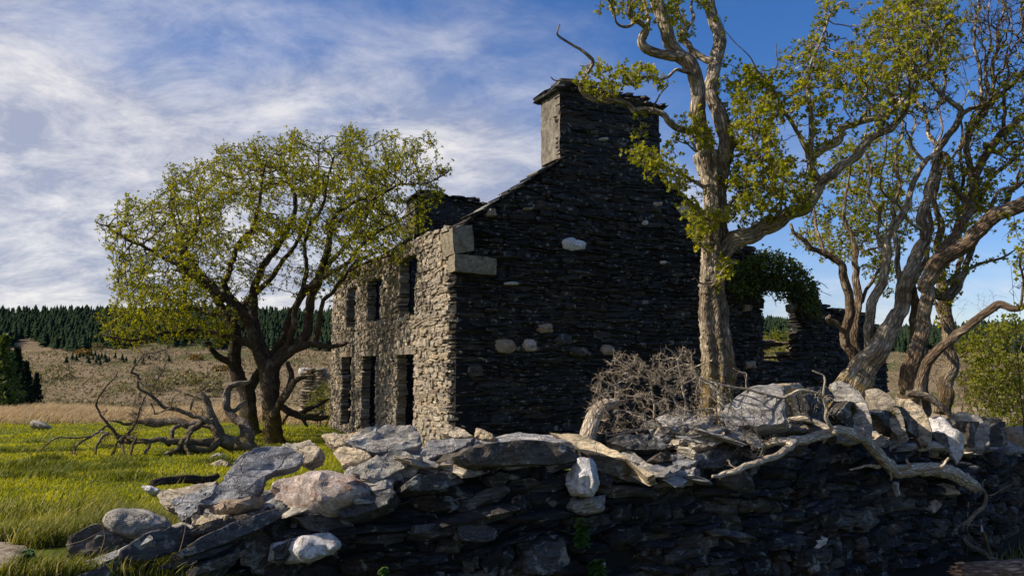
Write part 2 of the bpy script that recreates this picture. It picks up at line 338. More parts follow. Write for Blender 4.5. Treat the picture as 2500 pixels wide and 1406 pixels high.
def ground_mat():
    m = NT('field_turf'); v = m.nd('ShaderNodeNewGeometry').outputs['Position']; sp = m.nd('ShaderNodeSeparateXYZ'); m.L.new(v, sp.inputs[0])
    n1 = m.noise(v, 1.1, 6, .65); n2 = m.noise(v, 14, 5, .7)
    turf = m.mix(m.rng(n1, .35, .65), (.06, .08, .008), (.12, .145, .012)); turf = m.mix(m.math('MULTIPLY', n2, .5), turf, (.03, .035, .008))
    dry = m.mix(n2, (.20, .155, .09), (.34, .275, .18))
    yy = m.math('ADD', sp.outputs[1], m.math('MULTIPLY', m.math('SUBTRACT', n1, .5), 3.0))
    col = m.mix(m.rng(yy, 24.2, 25.6), turf, dry)
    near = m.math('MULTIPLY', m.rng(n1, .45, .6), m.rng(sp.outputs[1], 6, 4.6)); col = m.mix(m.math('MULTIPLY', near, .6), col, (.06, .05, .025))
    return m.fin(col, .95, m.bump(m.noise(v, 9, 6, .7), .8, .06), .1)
def hill_mat():
    m = NT('heath_hillside'); v = m.nd('ShaderNodeNewGeometry').outputs['Position']
    n1 = m.noise(v, .03, 7, .62, .4); n2 = m.noise(v, .25, 6, .7); n3 = m.noise(m.mapping(v, (.06, .25, .3)), 1, 5, .65)
    col = m.ramp(n1, [(.30, (.065, .085, .028)), (.42, (.13, .11, .06)), (.52, (.21, .16, .105)), (.60, (.16, .125, .075)), (.70, (.075, .09, .03))])
    col = m.mix(m.math('MULTIPLY', m.rng(n2, .5, .68), .6), col, (.045, .042, .020)); col = m.mix(m.math('MULTIPLY', m.rng(n3, .52, .66), .5), col, (.19, .15, .11))
    return m.fin(col, .95, m.bump(n2, 1.0, 1.2), .05)
def path_mat():
    m = NT('path_stone'); v = m.nd('ShaderNodeNewGeometry').outputs['Position']
    col = m.mix(m.rng(m.noise(v, 12, 6, .7), .4, .62), (.33, .28, .21), (.14, .115, .08))
    return m.fin(col, .9, m.bump(m.noise(v, 25, 6, .7), .8, .03), .15)
M['turf'], M['hill'], M['path'] = ground_mat(), hill_mat(), path_mat()

# ---------------------------------------------------------------- terrain
def height(X, Y):
    X = np.asarray(X, float); Y = np.asarray(Y, float)
    hl = np.interp(Y, [-5, 4.6, 7, 13, 17.5, 22], [.60, .74, .68, .38, .05, 0.0])
    wl = 1 - sstep(X, -2.6, .9)
    z = hl * wl
    z = z + .10 * np.exp(-((Y - 37.2) / 1.2) ** 2) * (1 + .8 * np.sin(X * .4))
    z = z - .46 * sstep(X, .8, 6.2) * (1 - sstep(Y, 9.5, 13.5))
    far = np.interp(Y, [28, 37.5, 46, 110, 200, 320, 480, 620, 900], [0, -.32, -1.6, -8.5, -9.0, 7.0, 31, 36, 38])
    k = 1 - .33 * sstep(X, 20, 260)
    z = z + np.where(far > 0, far * k, far) + sstep(Y, 60, 180) * (1.2 * np.sin(X * .021 + Y * .013) + .8 * np.sin(X * .05 - Y * .031 + 1))
    z = z + .035 * np.sin(X * 1.3 + Y * .7) * np.sin(Y * 1.1 - X * .5) * (np.abs(Y) < 40)
    return z
def terrain():
    xs = np.unique(np.concatenate([np.arange(-14, 12, .4), np.arange(-60, 60, 2.5), np.arange(-950, 951, 16)]))
    ys = np.unique(np.concatenate([np.arange(1, 26, .4), np.arange(-30, 60, 1.5), np.arange(60, 340, 6), np.arange(340, 1000, 20), np.arange(-400, -30, 40)]))
    X, Y = np.meshgrid(xs, ys); v = np.stack([X, Y, height(X, Y)], -1).reshape(-1, 3); nx = len(xs)
    i, j = np.meshgrid(np.arange(len(ys) - 1), np.arange(nx - 1), indexing='ij')
    f = np.stack([i * nx + j, i * nx + j + 1, (i + 1) * nx + j + 1, (i + 1) * nx + j], -1).reshape(-1, 4)
    cy = v[f].mean(1)[:, 1]; far = cy > 39
    for name, ff, mat in (('ground', f[~far], M['turf']), ('hillside', f[far], M['hill'])):
        u, inv = np.unique(ff, return_inverse=True)
        obj(name, mesh(name, v[u], [inv.reshape(ff.shape)], mat), kind='structure')
terrain()
def path():
    p = catmull([(-2.6, 2.8), (-2.86, 3.9), (-3.05, 4.4), (-3.25, 4.85), (-3.75, 5.25)], 10); t = unit(np.gradient(p, axis=0)); n = np.stack([-t[:, 1], t[:, 0]], -1)
    off = np.linspace(-.24, .24, 7); v = []
    for q, m_ in zip(p, n):
        for o_ in off:
            x, y = q + m_ * o_ * (1 + .12 * RNG.normal()); v.append((x, y, float(height(x, y)) + .03 - .10 * (abs(o_) / .24) ** 4 + RNG.normal(0, .006)))
    k = 7; i, j = np.meshgrid(np.arange(len(p) - 1), np.arange(k - 1), indexing='ij')
    f = np.stack([i * k + j, i * k + j + 1, (i + 1) * k + j + 1, (i + 1) * k + j], -1).reshape(-1, 4)
    obj('path', mesh('path', v, [f], M['path']), kind='structure')
path()

# ---------------------------------------------------------------- stones
def stone_proto(nx, ny, nz, rng, rough=.09, taper=.35, face=1.0):
    """an irregular block about one unit long, deep and high"""
    idx = {}; v = []; f = []
    def vid(i, j, k):
        if (i, j, k) not in idx: idx[(i, j, k)] = len(v); v.append((i / nx - .5, j / ny - .5, k / nz - .5))
        return idx[(i, j, k)]
    for i in range(nx):
        for k in range(nz):
            f.append([vid(i, 0, k), vid(i + 1, 0, k), vid(i + 1, 0, k + 1), vid(i, 0, k + 1)]); f.append([vid(i, ny, k), vid(i, ny, k + 1), vid(i + 1, ny, k + 1), vid(i + 1, ny, k)])
    for i in range(nx):
        for j in range(ny):
            f.append([vid(i, j, 0), vid(i, j + 1, 0), vid(i + 1, j + 1, 0), vid(i + 1, j, 0)]); f.append([vid(i, j, nz), vid(i + 1, j, nz), vid(i + 1, j + 1, nz), vid(i, j + 1, nz)])
    for j in range(ny):
        for k in range(nz):
            f.append([vid(0, j, k), vid(0, j, k + 1), vid(0, j + 1, k + 1), vid(0, j + 1, k)]); f.append([vid(nx, j, k), vid(nx, j + 1, k), vid(nx, j + 1, k + 1), vid(nx, j, k + 1)])
    v = np.array(v)
    tl, tr = rng.uniform(.25, 1, 2) * taper; s = np.where(v[:, 0] < 0, tl, tr)
    v[:, 2] *= 1 - s * (np.abs(v[:, 0]) * 2) ** 3
    v[:, 2] += rng.uniform(-.18, .18) * v[:, 0]
    v[:, 0] *= 1 - rng.uniform(.0, .16) * (np.abs(v[:, 2]) * 2) ** 2 * np.sign(1)
    v[:, 0] += rng.uniform(-.22, .22) * v[:, 2]
    fr = v[:, 1] < -.49; v[fr, 1] += face * (rng.uniform(0, .14, fr.sum()) + .10 * (np.abs(v[fr, 2]) * 2) ** 2 + .10 * (np.abs(v[fr, 0]) * 2) ** 4)
    v += rng.normal(0, 1, v.shape) * np.array([rough * .5, rough * .4 * face, rough])
    return v, np.array(f)
def protos(n, dims, seed, **k):
    rng = np.random.default_rng(seed); return [stone_proto(*dims, rng, **k) for _ in range(n)]
PR_S = protos(18, (3, 1, 2), 3); PR_L = protos(20, (5, 2, 3), 5, rough=.085, taper=.38); PR_F = protos(18, (3, 1, 2), 9, rough=.085, taper=.30, face=.25)
def frame_mat(o, u, n, tilt=0.0):
    """4x4 with x along u, -y along the outward normal n, z up, turned by tilt in the wall's plane"""
    u = Vector(u).normalized(); n = Vector(n).normalized(); z = u.cross(-n).normalized()
    c, s = math.cos(tilt), math.sin(tilt); x2 = u * c + z * s; z2 = -u * s + z * c; y2 = -n
    return Matrix(((x2.x, y2.x, z2.x, o[0]), (x2.y, y2.y, z2.y, o[1]), (x2.z, y2.z, z2.z, o[2]), (0, 0, 0, 1)))
def courses(H, hr, lr, segs, rng, tall=.12, wob=.03, v0=0.0):
    """coursed rubble: list of (u, v, l, h, at_edge)"""
    out = []; v = v0; rows = []
    while v < H: h = hr[0] + (hr[1] - hr[0]) * rng.random() ** 1.5; rows.append((v, h)); v += h
    block = []
    for ri, (v, h) in enumerate(rows):
        nb = []; sg = segs(v + h / 2)
        for (a, b) in block:
            s2 = []
            for (p, q) in sg:
                if b <= p or a >= q: s2.append((p, q, True) if False else (p, q)); continue
                if a - p > .04: s2.append((p, a))
                if q - b > .04: s2.append((b, q))
            sg = s2
        for (p, q) in sg:
            u = p
            while u < q - .01:
                l = rng.uniform(*lr) * (1 if rng.random() > .2 else .5)
                if q - u - l < lr[0] * .6: l = q - u
                hh = h
                if rng.random() < tall and ri + 1 < len(rows) and l < lr[1] * .8:
                    hh = h + rows[ri + 1][1]; nb.append((u, u + l))
                out.append((u + l / 2, v + hh / 2, l, hh, u == p or u + l >= q - .01)); u += l
        block = nb
    return out
def wob_at(u, v, amp): 
    f = lambda a: amp * (math.sin(a * 1.9 + v * .9) + .6 * math.sin(a * 4.3 - v * 1.7 + 2) + .4 * math.sin(a * 8.1 + v * 3))
    return f(u), math.atan((f(u + .05) - f(u - .05)) / .1)
def lay_stones(st, frame, parent, root, mat, rng, prs, depth, edge_depth, keep, part='stone', amp=.02, proud=.028, tag_other='stonework', tiltj=.03, white=None):
    """st stones on a wall: the `keep` largest in view as parts, the rest joined"""
    rec = []
    for (u, v, l, h, edge) in st:
        o, U, N = frame(u); dv, sl = wob_at(u, v, amp); sl += math.atan((frame(u + .05)[0][2] - frame(u - .05)[0][2]) / .1); d = edge_depth if edge else depth; pr = rng.normal(0, proud) 
        pos = np.array(o) + np.array((0, 0, v + dv)) + np.array(N) * (pr - d / 2)
        m = frame_mat(pos, U, N, sl + rng.normal(0, tiltj)) @ Matrix.Diagonal((l * rng.uniform(1.0, 1.05), d, h * rng.uniform(.98, 1.10), 1))
        if rng.random() < .5: m = m @ Matrix.Diagonal((-1, 1, -1, 1))
        x, y = to_px(pos); vis = (-20 < x < 2520) and (-20 < y < 1426)
        rec.append((l * h / max(.5, pos[1]) ** 2 * (1 if vis else .02), m, int(rng.integers(len(prs))), rng.random()))
    rec.sort(key=lambda r: -r[0]); mesh_of = {}
    for (a, m, pi, r) in rec[:keep]:
        if pi not in mesh_of: mesh_of[pi] = mesh(part, prs[pi][0], [prs[pi][1]], mat, False)
        o = obj(part, mesh_of[pi]); o.matrix_world = m
        put(o, parent)
    if len(rec) > keep:
        b = MB()
        for (a, m, pi, r) in rec[keep:]:
            A = np.array(m); v, f = prs[pi]; b.add(v @ A[:3, :3].T + A[:3, 3], [f], r)
        o = obj(tag_other, b.mesh(tag_other, mat, False), kind='stuff'); put(o, parent)
def hero(poly, Y, el, az, thick, mat, root, name='stone', label=None, bulge=0.0, rough=.02, n=36, parent=None, lam=True):
    """a stone whose outline, seen on its own plane (normal el up, az to the left of facing the camera), is poly"""
    poly = np.array(poly, float); c = np.array([(poly[:, 0].min() + poly[:, 0].max()) / 2, poly[:, 1].mean()])
    el, az = math.radians(el), math.radians(az)
    nv = np.array([-math.sin(az) * math.cos(el), -math.cos(az) * math.cos(el), math.sin(el)])
    c3 = P(c[0], c[1], Y); cam0 = np.array([0, 0, EYE.z]); pts = []
    for x, y in poly:
        d = ray(x, y); den = d @ nv; den = den if abs(den) > .22 else -.22
        pts.append(cam0 + d * (((c3 - cam0) @ nv) / den))
    pts = np.array(pts); c3 = pts.mean(0)
    ux = unit(np.cross([0, 0, 1.0], nv)); uy = np.cross(nv, ux)
    q = np.stack([(pts - c3) @ ux, (pts - c3) @ uy], -1)
    cl = np.vstack([q, q[:1]]); seg = np.concatenate([[0], np.cumsum(np.linalg.norm(np.diff(cl, axis=0), axis=1))]); t = np.linspace(0, seg[-1], n, endpoint=False)
    b2 = np.stack([np.interp(t, seg, cl[:, 0]), np.interp(t, seg, cl[:, 1])], -1)
    size = math.sqrt(max(1e-6, np.ptp(q[:, 0]) * np.ptp(q[:, 1]))); rng = np.random.default_rng(int(abs(poly[0, 0] * 13 + poly[0, 1])))
    sd_ = rng.uniform(0, 50); jag = rng.normal(0, .020 if bulge else .028, (n, 1)); b2 = b2 * (1 + jag)
    if bulge: rings = [(.88, -.22), (.97, -.36), (1.0, -.5), (.97, -.66), (.85, -.85), (.5, -1)]
    elif lam:
        rings = [(.955, -.01), (1.0, -.05)]; z = .05
        while z < .85:
            dz = rng.uniform(.10, .26); o_ = rng.uniform(.93, 1.03); rings += [(o_, -z - .015), (o_ * rng.uniform(.985, 1.01), -z - dz)]; z += dz + .02
        rings += [(.86, -1), (.4, -1)]
    else: rings = [(.93, -.03), (.99, -.12), (1.0, -.4), (.98, -.7), (.9, -1), (.4, -1)]
    # front cap: a scatter of points inside the first ring, triangulated
    r0 = b2 * rings[0][0]; sp = size / (16 if size > .25 else 10); lo, hi = r0.min(0), r0.max(0); gx, gy = np.meshgrid(np.arange(lo[0], hi[0], sp), np.arange(lo[1], hi[1], sp)); gx = gx.ravel() + rng.uniform(-.3, .3, gx.size) * sp; gy = gy.ravel() + rng.uniform(-.3, .3, gy.size) * sp
    ok = in_poly(gx, gy, r0) & (edge_dist(gx, gy, r0) > sp * .45); inner = np.stack([gx[ok], gy[ok]], -1)
    cd = delaunay_2d_cdt([Vector(p) for p in np.vstack([r0, inner])], [], [list(range(n))] if np.sum(r0[:, 0] * np.roll(r0[:, 1], -1) - np.roll(r0[:, 0], -1) * r0[:, 1]) > 0 else [list(range(n))[::-1]], 1, 1e-6)
    om = {}
    for k_, src in enumerate(cd[3]):
        om[k_] = src[0] if src else 0
    cap = np.array([[om[i] for i in f] for f in cd[2]])
    v = []
    for s, z in rings:
        for i in range(n):
            x, y = b2[i] * s * (1 + (rng.normal(0, .012) if not bulge else 0)); v.append((x, y, z * thick))
    z0 = rings[0][1] * thick; edn = edge_dist(inner[:, 0], inner[:, 1], r0) / (.5 * min(np.ptp(r0[:, 0]), np.ptp(r0[:, 1]))) if len(inner) else np.zeros(0)
    ib = len(v); v += [(p[0], p[1], z0 + (0 - z0) * math.sqrt(min(1, e_)) * (1.0 if bulge else 1)) for p, e_ in zip(inner, edn)]
    v.append((0, 0, -thick)); v = np.array(v); bk = len(v) - 1
    ns = vnoise(v, 2.2 / size, sd_); ns2 = vnoise(v, 6.5 / size, sd_ + 9)
    front = np.clip(1 + v[:, 2] / thick, 0, 1)
    ang = rng.uniform(-.5, .5); ridge = np.array([mnoise.noise(Vector((q_[0] * 1.6 / size + sd_, (q_[1] + ang * q_[0]) * 7.5 / size, sd_))) for q_ in v])
    step = np.round((ns + ridge * .6) * 3.6) / 3.6 if lam and not bulge else ns
    amp = rough if not bulge else rough * 1.7
    v[:, 2] += (step * .9 + ns2 * .35) * amp * (.4 + .6 * front)
    ra = 1 + (ns2 * .05 + ns * .05) * (front < .97)
    v[:, :2] *= ra[:, None]
    k = len(rings); jj = np.arange(n); j2 = (jj + 1) % n
    cap = np.where(cap >= n, cap - n + ib, cap)
    tri = np.stack([np.full(n, bk), (k - 1) * n + j2, (k - 1) * n + jj], -1)
    quad = np.vstack([np.stack([i * n + jj, (i + 1) * n + jj, (i + 1) * n + j2, i * n + j2], -1) for i in range(k - 1)])
    # outline orientation
    if np.sum(q[:, 0] * np.roll(q[:, 1], -1) - np.roll(q[:, 0], -1) * q[:, 1]) < 0: tri = tri[:, ::-1]; quad = quad[:, ::-1]
    pa = v[cap]; ar = np.cross(pa[:, 1] - pa[:, 0], pa[:, 2] - pa[:, 0])[:, 2]; cap[ar < 0] = cap[ar < 0][:, ::-1]
    o = obj(name, mesh(name, v, [np.vstack([cap, tri]), quad], M[mat], True, None, 32 if bulge else 24))
    mm = Matrix(((ux[0], uy[0], nv[0], c3[0]), (ux[1], uy[1], nv[1], c3[1]), (ux[2], uy[2], nv[2], c3[2]), (0, 0, 0, 1)))
    o.matrix_world = mm
    if root is not None: put(o, parent or root)
    if label: o['label'] = label
    return o
def boxes(bs):
    """list of (origin, U, N, u0, u1, z0, z1, d0, d1): blocks on a wall's frame"""
    b = MB()
    for (o, U, N, u0, u1, z0, z1, d0, d1) in bs:
        o, U, N = map(np.array, (o, U, N)); v = []
        for u in (u0, u1):
            for d in (d0, d1):
                for z in (z0, z1): v.append(o + U * u - N * d + np.array((0, 0, z)))
        b.add(v, [np.array([[0, 1, 3, 2], [4, 6, 7, 5], [0, 4, 5, 1], [2, 3, 7, 6], [0, 2, 6, 4], [1, 5, 7, 3]])])
    return b
# ---------------------------------------------------------------- the ruined house
HC = np.array([-1.07, 13.9, 0.0]); GU = np.array([.895, .446, 0]); GU /= np.linalg.norm(GU); FU = np.array([-GU[1], GU[0], 0])   # along the gable / along the front
GN, FN = -FU, -GU
house = empty('ruined_house', tuple(HC), 'roofless dark slate farmhouse with a big square chimney on its near gable', 'house')
HL, HW, EAVE = 10.0, 7.2, 4.42
APEX = 6.97; SL = (APEX - EAVE) / 3.6
wins = [(2.33, 3.47, .15, 2.12, 0), (5.19, 6.46, .15, 2.12, 0), (7.6, 8.68, .15, 2.12, 0), (2.30, 3.38, 2.95, 4.28, 1), (4.95, 6.10, 2.95, 4.05, 1), (7.3, 8.2, 2.95, 4.05, 1)]
def house_build():
    rng = np.random.default_rng(11)
    T = .30
    # cores, a hand's breadth behind the stone faces
    bs = []; e = .05
    xs = sorted({0.0, HL} | {w[0] for w in wins if w[4] == 0} | {w[1] for w in wins if w[4] == 0})
    def fr(u0, u1, z0, z1): bs.append((HC, FU, FN, u0 + e, u1 - e, z0, z1, e, T))
    for wl, zlo, zhi, ztop in ((0, -.3, .15, 2.5), (1, 2.5, 2.95, EAVE - .15)):
        ws = sorted([w for w in wins if w[4] == wl]); u = 0
        for w_ in ws: fr(u, w_[0], zlo, ztop - .002); fr(w_[0] - 2 * e, w_[1] + 2 * e, zlo, w_[2] - .06); fr(w_[0] - 2 * e, w_[1] + 2 * e, w_[3] + .07, ztop - .004) if w_[3] + .07 < ztop else None; u = w_[1]
        fr(u, HL, zlo, ztop - .002)
    front = put(obj('front_wall', boxes(bs).mesh('front_wall', M['wall_core'], False)), house)
    # gable core as a prism
    def gable_prism(t0, t1, zb=-.3, e=.09, h=0.0):
        prof = [(e, zb), (HW - e, zb), (HW - e, EAVE - .1), (3.6 + 1.2, APEX - SL * 1.2 - .1), (3.6 - 1.2, APEX - SL * 1.2 - .1), (e, EAVE - .1)]
        v = [HC + GU * s + FU * t + np.array((0, 0, z)) for t in (t0, t1) for s, z in prof]; n = len(prof)
        return v, [np.array([[i, (i + 1) % n, n + (i + 1) % n, n + i] for i in range(n)]), np.array([list(range(n))[::-1]]), np.array([list(range(n, 2 * n))])]
    b = MB(); b.add(*gable_prism(.09, .6)); gab = put(obj('gable_wall', b.mesh('gable_wall', M['wall_core'], False)), house)
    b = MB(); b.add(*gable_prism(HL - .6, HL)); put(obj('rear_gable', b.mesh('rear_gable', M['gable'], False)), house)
    rear = boxes([(HC + GU * HW, FU, GU, .6, HL - .6, -.3, EAVE - .3, 0, .6)]); put(obj('rear_wall', rear.mesh('rear_wall', M['gable'], False)), house)
    # front stones
    def segs_f(v):
        s = [(.20 + rng.uniform(0, .18), HL)]; top = EAVE + .05
        for w_ in wins:
            if w_[2] < v < w_[3]:
                s2 = []
                for a, b_ in s:
                    if w_[1] <= a or w_[0] >= b_: s2.append((a, b_))
                    else: s2 += [(a, w_[0]), (w_[1], b_)]
                s = s2
        if v > 3.75: s = [(a + rng.uniform(0, .1) * (v - 3.75), b_ - rng.uniform(0, 1.6) * (v - 3.75)) for a, b_ in s if b_ - a > .5]
        return [(a, b_) for a, b_ in s if b_ - a > .1]
    st = courses(EAVE + .16, (.026, .100), (.08, .36), segs_f, rng, .2, v0=-.25)
    ff = lambda u: (HC + FU * u, FU, FN)
    # frames run left to right as one looks at the face
    ffl = lambda u: (HC + FU * u, -FU, FN)
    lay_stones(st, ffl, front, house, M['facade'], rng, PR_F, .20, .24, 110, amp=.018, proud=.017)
    for i, (w_) in enumerate([w_ for w_ in wins if w_[4] == 0]):
        bb = boxes([(HC, FU, FN, w_[0] - .18, w_[1] + .18, w_[3] + .005, w_[3] + .12, -.012, .29)])
        put(obj('lintel', bb.mesh('lintel', M['facade'], False)), front)
    # gable stones
    def prof(s): return EAVE + min(s, HW - s) * SL
    def segs_g(v):
        if v < EAVE: a, b_ = 0.0, HW
        else: a = (v - EAVE) / SL; b_ = HW - a
        if v < .9: a += .12 * rng.random()
        return [(a + rng.uniform(0, .06), b_ - rng.uniform(0, .06))] if b_ - a > .3 else []
    holes = [(1.05, 3.62), (3.0, 4.2)]
    st = courses(APEX - 1.2 * SL + .05, (.024, .105), (.20, .75), segs_g, rng, .10, v0=-.25)
    fg = lambda u: (HC + GU * u, GU, GN)
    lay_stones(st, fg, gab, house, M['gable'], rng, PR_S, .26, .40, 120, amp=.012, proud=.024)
    # pale stones set in the gable and at its corner (pixel outlines on the gable's plane)
    def gable_hero(poly, mat, label, proud=.05, bulge=1.0, parent=gab, name='stone', thick=.22):
        c = np.mean(poly, 0); d = ray(*c); cam0 = np.array([0, 0, EYE.z]); t = ((HC + GN * proud - cam0) @ GN) / (d @ GN); p = cam0 + d * t
        az = math.degrees(math.atan2(-GN[0], -GN[1])); return hero(poly, p[1], 0, az, thick, mat, house, name, label, bulge, .03, 18, parent)
    def blob(x, y, w_, h, k=9, sq=.6):
        a = np.linspace(0, 2 * np.pi, k, endpoint=False) + rng.uniform(0, .6); c, s = np.cos(a), np.sin(a)
        return [(x + np.sign(i) * abs(i) ** sq * w_ / 2 * rng.uniform(.88, 1.08), y + np.sign(j) * abs(j) ** sq * h / 2 * rng.uniform(.88, 1.08)) for i, j in zip(c, s)]
    gable_hero([(1380, 580), (1402, 578), (1436, 588), (1434, 612), (1400, 612), (1378, 604)], 'quartz_white', 'squared white quartz block high in the gable')
    for x, y, w_, h, mt, lb in ((1335, 801, 44, 26, 'quartz_tan', None), (1298, 842, 34, 34, 'quartz_pink', None), (1236, 843, 56, 36, 'quartz_tan', None), (1489, 854, 36, 30, 'quartz_tan', None), (1418, 858, 58, 26, 'cap_dark', None),
                                (1609, 497, 26, 14, 'quartz_pink', None), (1580, 543, 13, 13, 'quartz_white', None), (1676, 512, 32, 28, 'quartz_pink', None), (1624, 640, 14, 9, 'quartz_white', None), (1254, 691, 38, 9, 'quartz_white', None),
                                (1204, 518, 26, 24, 'quartz_tan', None), (1292, 509, 24, 8, 'quartz_tan', None), (1613, 603, 22, 13, 'cap_dark', None), (1382, 828, 40, 30, 'cap_dark', None), (1165, 905, 40, 34, 'cap_dark', None), (1455, 322, 26, 12, 'cap_dark', None), (1478, 338, 22, 8, 'quartz_white', None)):
        gable_hero(blob(x, y, w_, h), mt, lb, .045 if y > 480 else .045, 1.0)
    # granite kneelers at the corner: they show both the gable's and the front's face
    def granite_block(s0, s1, t0, t1, z0, z1, lb, cut=0.0):
        n = 5; V, Fc = stone_proto(8, 5, 6, np.random.default_rng(int(z0 * 100)), .016, .03, .12)
        v = np.array(V) * np.array((s1 - s0, t1 - t0, z1 - z0))
        if cut: v[:, 2] -= cut * np.clip((v[:, 2] / (z1 - z0) + .5), 0, 1) * np.clip(v[:, 0] / (s1 - s0) + .1, 0, 1)
        c = HC + GU * (s0 + s1) / 2 + FU * (t0 + t1) / 2 + np.array((0, 0, (z0 + z1) / 2))
        w3 = c + v[:, :1] * GU + v[:, 1:2] * FU + v[:, 2:] * np.array((0, 0, 1.0))
        o = put(obj('kneeler_stone', mesh('kneeler_stone', w3, [Fc], M['granite'], True, None, 60)), gab); o['label'] = lb; return o
    granite_block(-.04, .82, -.10, .30, 3.62, 3.95, 'long pale granite block at the eaves corner')
    granite_block(-.09, .34, -.10, .50, 4.00, 4.50, 'upright pale granite block topping the eaves corner')
    # thin slates and turf left on the verges
    for k in range(26):
        s = k / 26 * 2.3 + .1; side = -1; 
        if k % 5 == 3: continue
        z = EAVE + s * SL + .03 + .02 * (k % 2); c = HC + GU * s + FU * .22 + np.array((0, 0, z)); a = math.atan(SL) - .12 + rng.normal(0, .06)
        m = frame_mat(c, GU, GN, a) @ Matrix.Diagonal((rng.uniform(.25, .5), .55, rng.uniform(.025, .05), 1)); V, Fc = PR_S[k % 14]
        o = obj('verge_slate', mesh('verge_slate', V, [Fc], M['wall'] if k % 7 else M['cap'], True, None, 35)); o.matrix_world = m; put(o, gab)
        c2 = HC + GU * (HW - s) + FU * .22 + np.array((0, 0, z)); m2 = frame_mat(c2, GU, GN, -a) @ Matrix.Diagonal((.4, .5, .045, 1))
        o = obj('verge_slate', o.data); o.matrix_world = m2; put(o, gab)
    # chimneys: near one stone-faced, sides rendered
    def chimney(t0, t1, s0, s1, zb, zt, near):
        prof = boxes([(HC + FU * t0, GU, GN, s0 + .06, s1 - .06, zb - .4, zt - .02, .12, t1 - t0)])
        ch = put(obj('chimney', prof.mesh('chimney', M['render'], False)), house)
        n = 9
        for (sa) in (s0, s1):
            vv = []; b = MB()
            for i in range(n):
                for j in range(14):
                    t = t0 + .07 + (t1 - t0 - .07) * i / (n - 1); z = zb - .30 + (zt - zb + .30) * j / 13; off = (-.015 if sa == s0 else .015) + rng.normal(0, .008)
                    vv.append(HC + GU * (sa + off) + FU * t + np.array((0, 0, z)))
            i, j = np.meshgrid(np.arange(n - 1), np.arange(13), indexing='ij'); q = np.stack([i * 14 + j, i * 14 + j + 1, (i + 1) * 14 + j + 1, (i + 1) * 14 + j], -1).reshape(-1, 4)
            b.add(vv, [q if sa == s0 else q[:, ::-1]])
            put(obj('render_coat', b.mesh('render_coat', M['render'], True)), ch)
        if near:
            st = courses(zt - zb + .55, (.05, .13), (.3, .9), lambda v: [(s0, s1)], rng, .1)
            lay_stones([(u, v + zb - .55, l, h, e_) for u, v, l, h, e_ in st], lambda u: (HC + GU * u + FU * (t0 + .02), GU, GN), ch, house, M['gable'], rng, PR_S, .22, .22, 40, amp=.008, proud=.016)
        # coping of rough slabs
        for tier, (ex, z0, hh, sa, sb) in enumerate(((.13, zt - .02, .12, s0, s1), (.02, zt + .11, .12, s0 + .05, s1 - .25), (-.1, zt + .23, .10, s0 + .1, s0 + 1.1))):
            u = sa - ex
            while u < sb + ex - .05:
                l = min(rng.uniform(.35, .75), sb + ex - u); V, Fc = PR_L[int(rng.integers(16))]; dd = t1 - t0 + 2 * ex
                c = HC + GU * (u + l / 2) + FU * (t0 + t1) / 2 + np.array((0, 0, z0 + hh / 2 + rng.normal(0, .012)))
                o = obj('coping_slab', mesh('coping_slab', V, [Fc], M['wall'], True, None, 35)); o.matrix_world = frame_mat(c, GU, GN, rng.normal(0, .03)) @ Matrix.Diagonal((l * 1.06, dd * rng.uniform(.95, 1.05), hh * 1.12, 1)); put(o, ch); u += l
        return ch
    ch = chimney(-.02, .86, 2.343, 4.868, 5.75, 7.58, True)
    chimney(HL - .9, HL, 2.35, 4.85, 5.9, 7.15, True)
    # ruined lean-to in line with the gable
    LU0, LU1 = HW + .03, 12.2
    lt_top = lambda u: float(np.interp(u, [7.2, 7.5, 7.8, 8.0, 8.5, 8.9, 9.3, 10.2, 11, 11.6, 12.2], [5.0, 4.75, 4.4, 4.1, 4.0, 3.95, 3.8, 3.3, 3.35, 3.2, 2.5]))
    O2 = HC + FU * .12
    f2 = lambda u: (O2 + GU * u, GU, GN)
    w0, w1, wz0, wz1 = 7.93, 9.02, 2.05, 3.62
    bs = []; us = np.linspace(LU0, LU1, 24)
    for a, b_ in zip(us[:-1], us[1:]):
        tp = lt_top((a + b_) / 2) - .12
        for a2, b2 in ((a, min(b_, w0 - .08)), (max(a, w1 + .08), b_)):
            if b2 > a2 + .002: bs.append((O2, GU, GN, a2, b2, -.3, tp, .09, .34))
    bs.append((O2, GU, GN, w0 - .09, w1 + .09, -.3, wz0 - .08, .09, .34)); bs.append((O2, GU, GN, w0 - .09, w1 + .09, wz1 + .06, lt_top(8.5) - .1, .09, .34))
    lt = put(obj('lean_to_wall', boxes(bs).mesh('lean_to_wall', M['wall_core'], False)), house)
    def segs_l(v):
        uu = np.linspace(LU0, LU1, 60); ok = np.array([lt_top(u) > v + rng.normal(0, .03) for u in uu]); ok &= ~((uu > w0) & (uu < w1) & (wz0 < v < wz1)); r = []; st_ = None
        for u, k in zip(uu, ok):
            if k and st_ is None: st_ = u
            if not k and st_ is not None: r.append((st_, u)); st_ = None
        if st_ is not None: r.append((st_, LU1))
        r2 = []
        for a, b_ in r:
            if wz0 < v < wz1:
                if abs(b_ - w0) < .12: b_ = w0
                if abs(a - w1) < .12: a = w1
            if b_ - a > .12: r2.append((a, b_))
        return r2
    st = courses(5.0, (.04, .12), (.18, .6), segs_l, rng, .1, v0=-.25)
    lay_stones(st, f2, lt, house, M['gable'], rng, PR_S, .26, .34, 30, amp=.012, proud=.024)
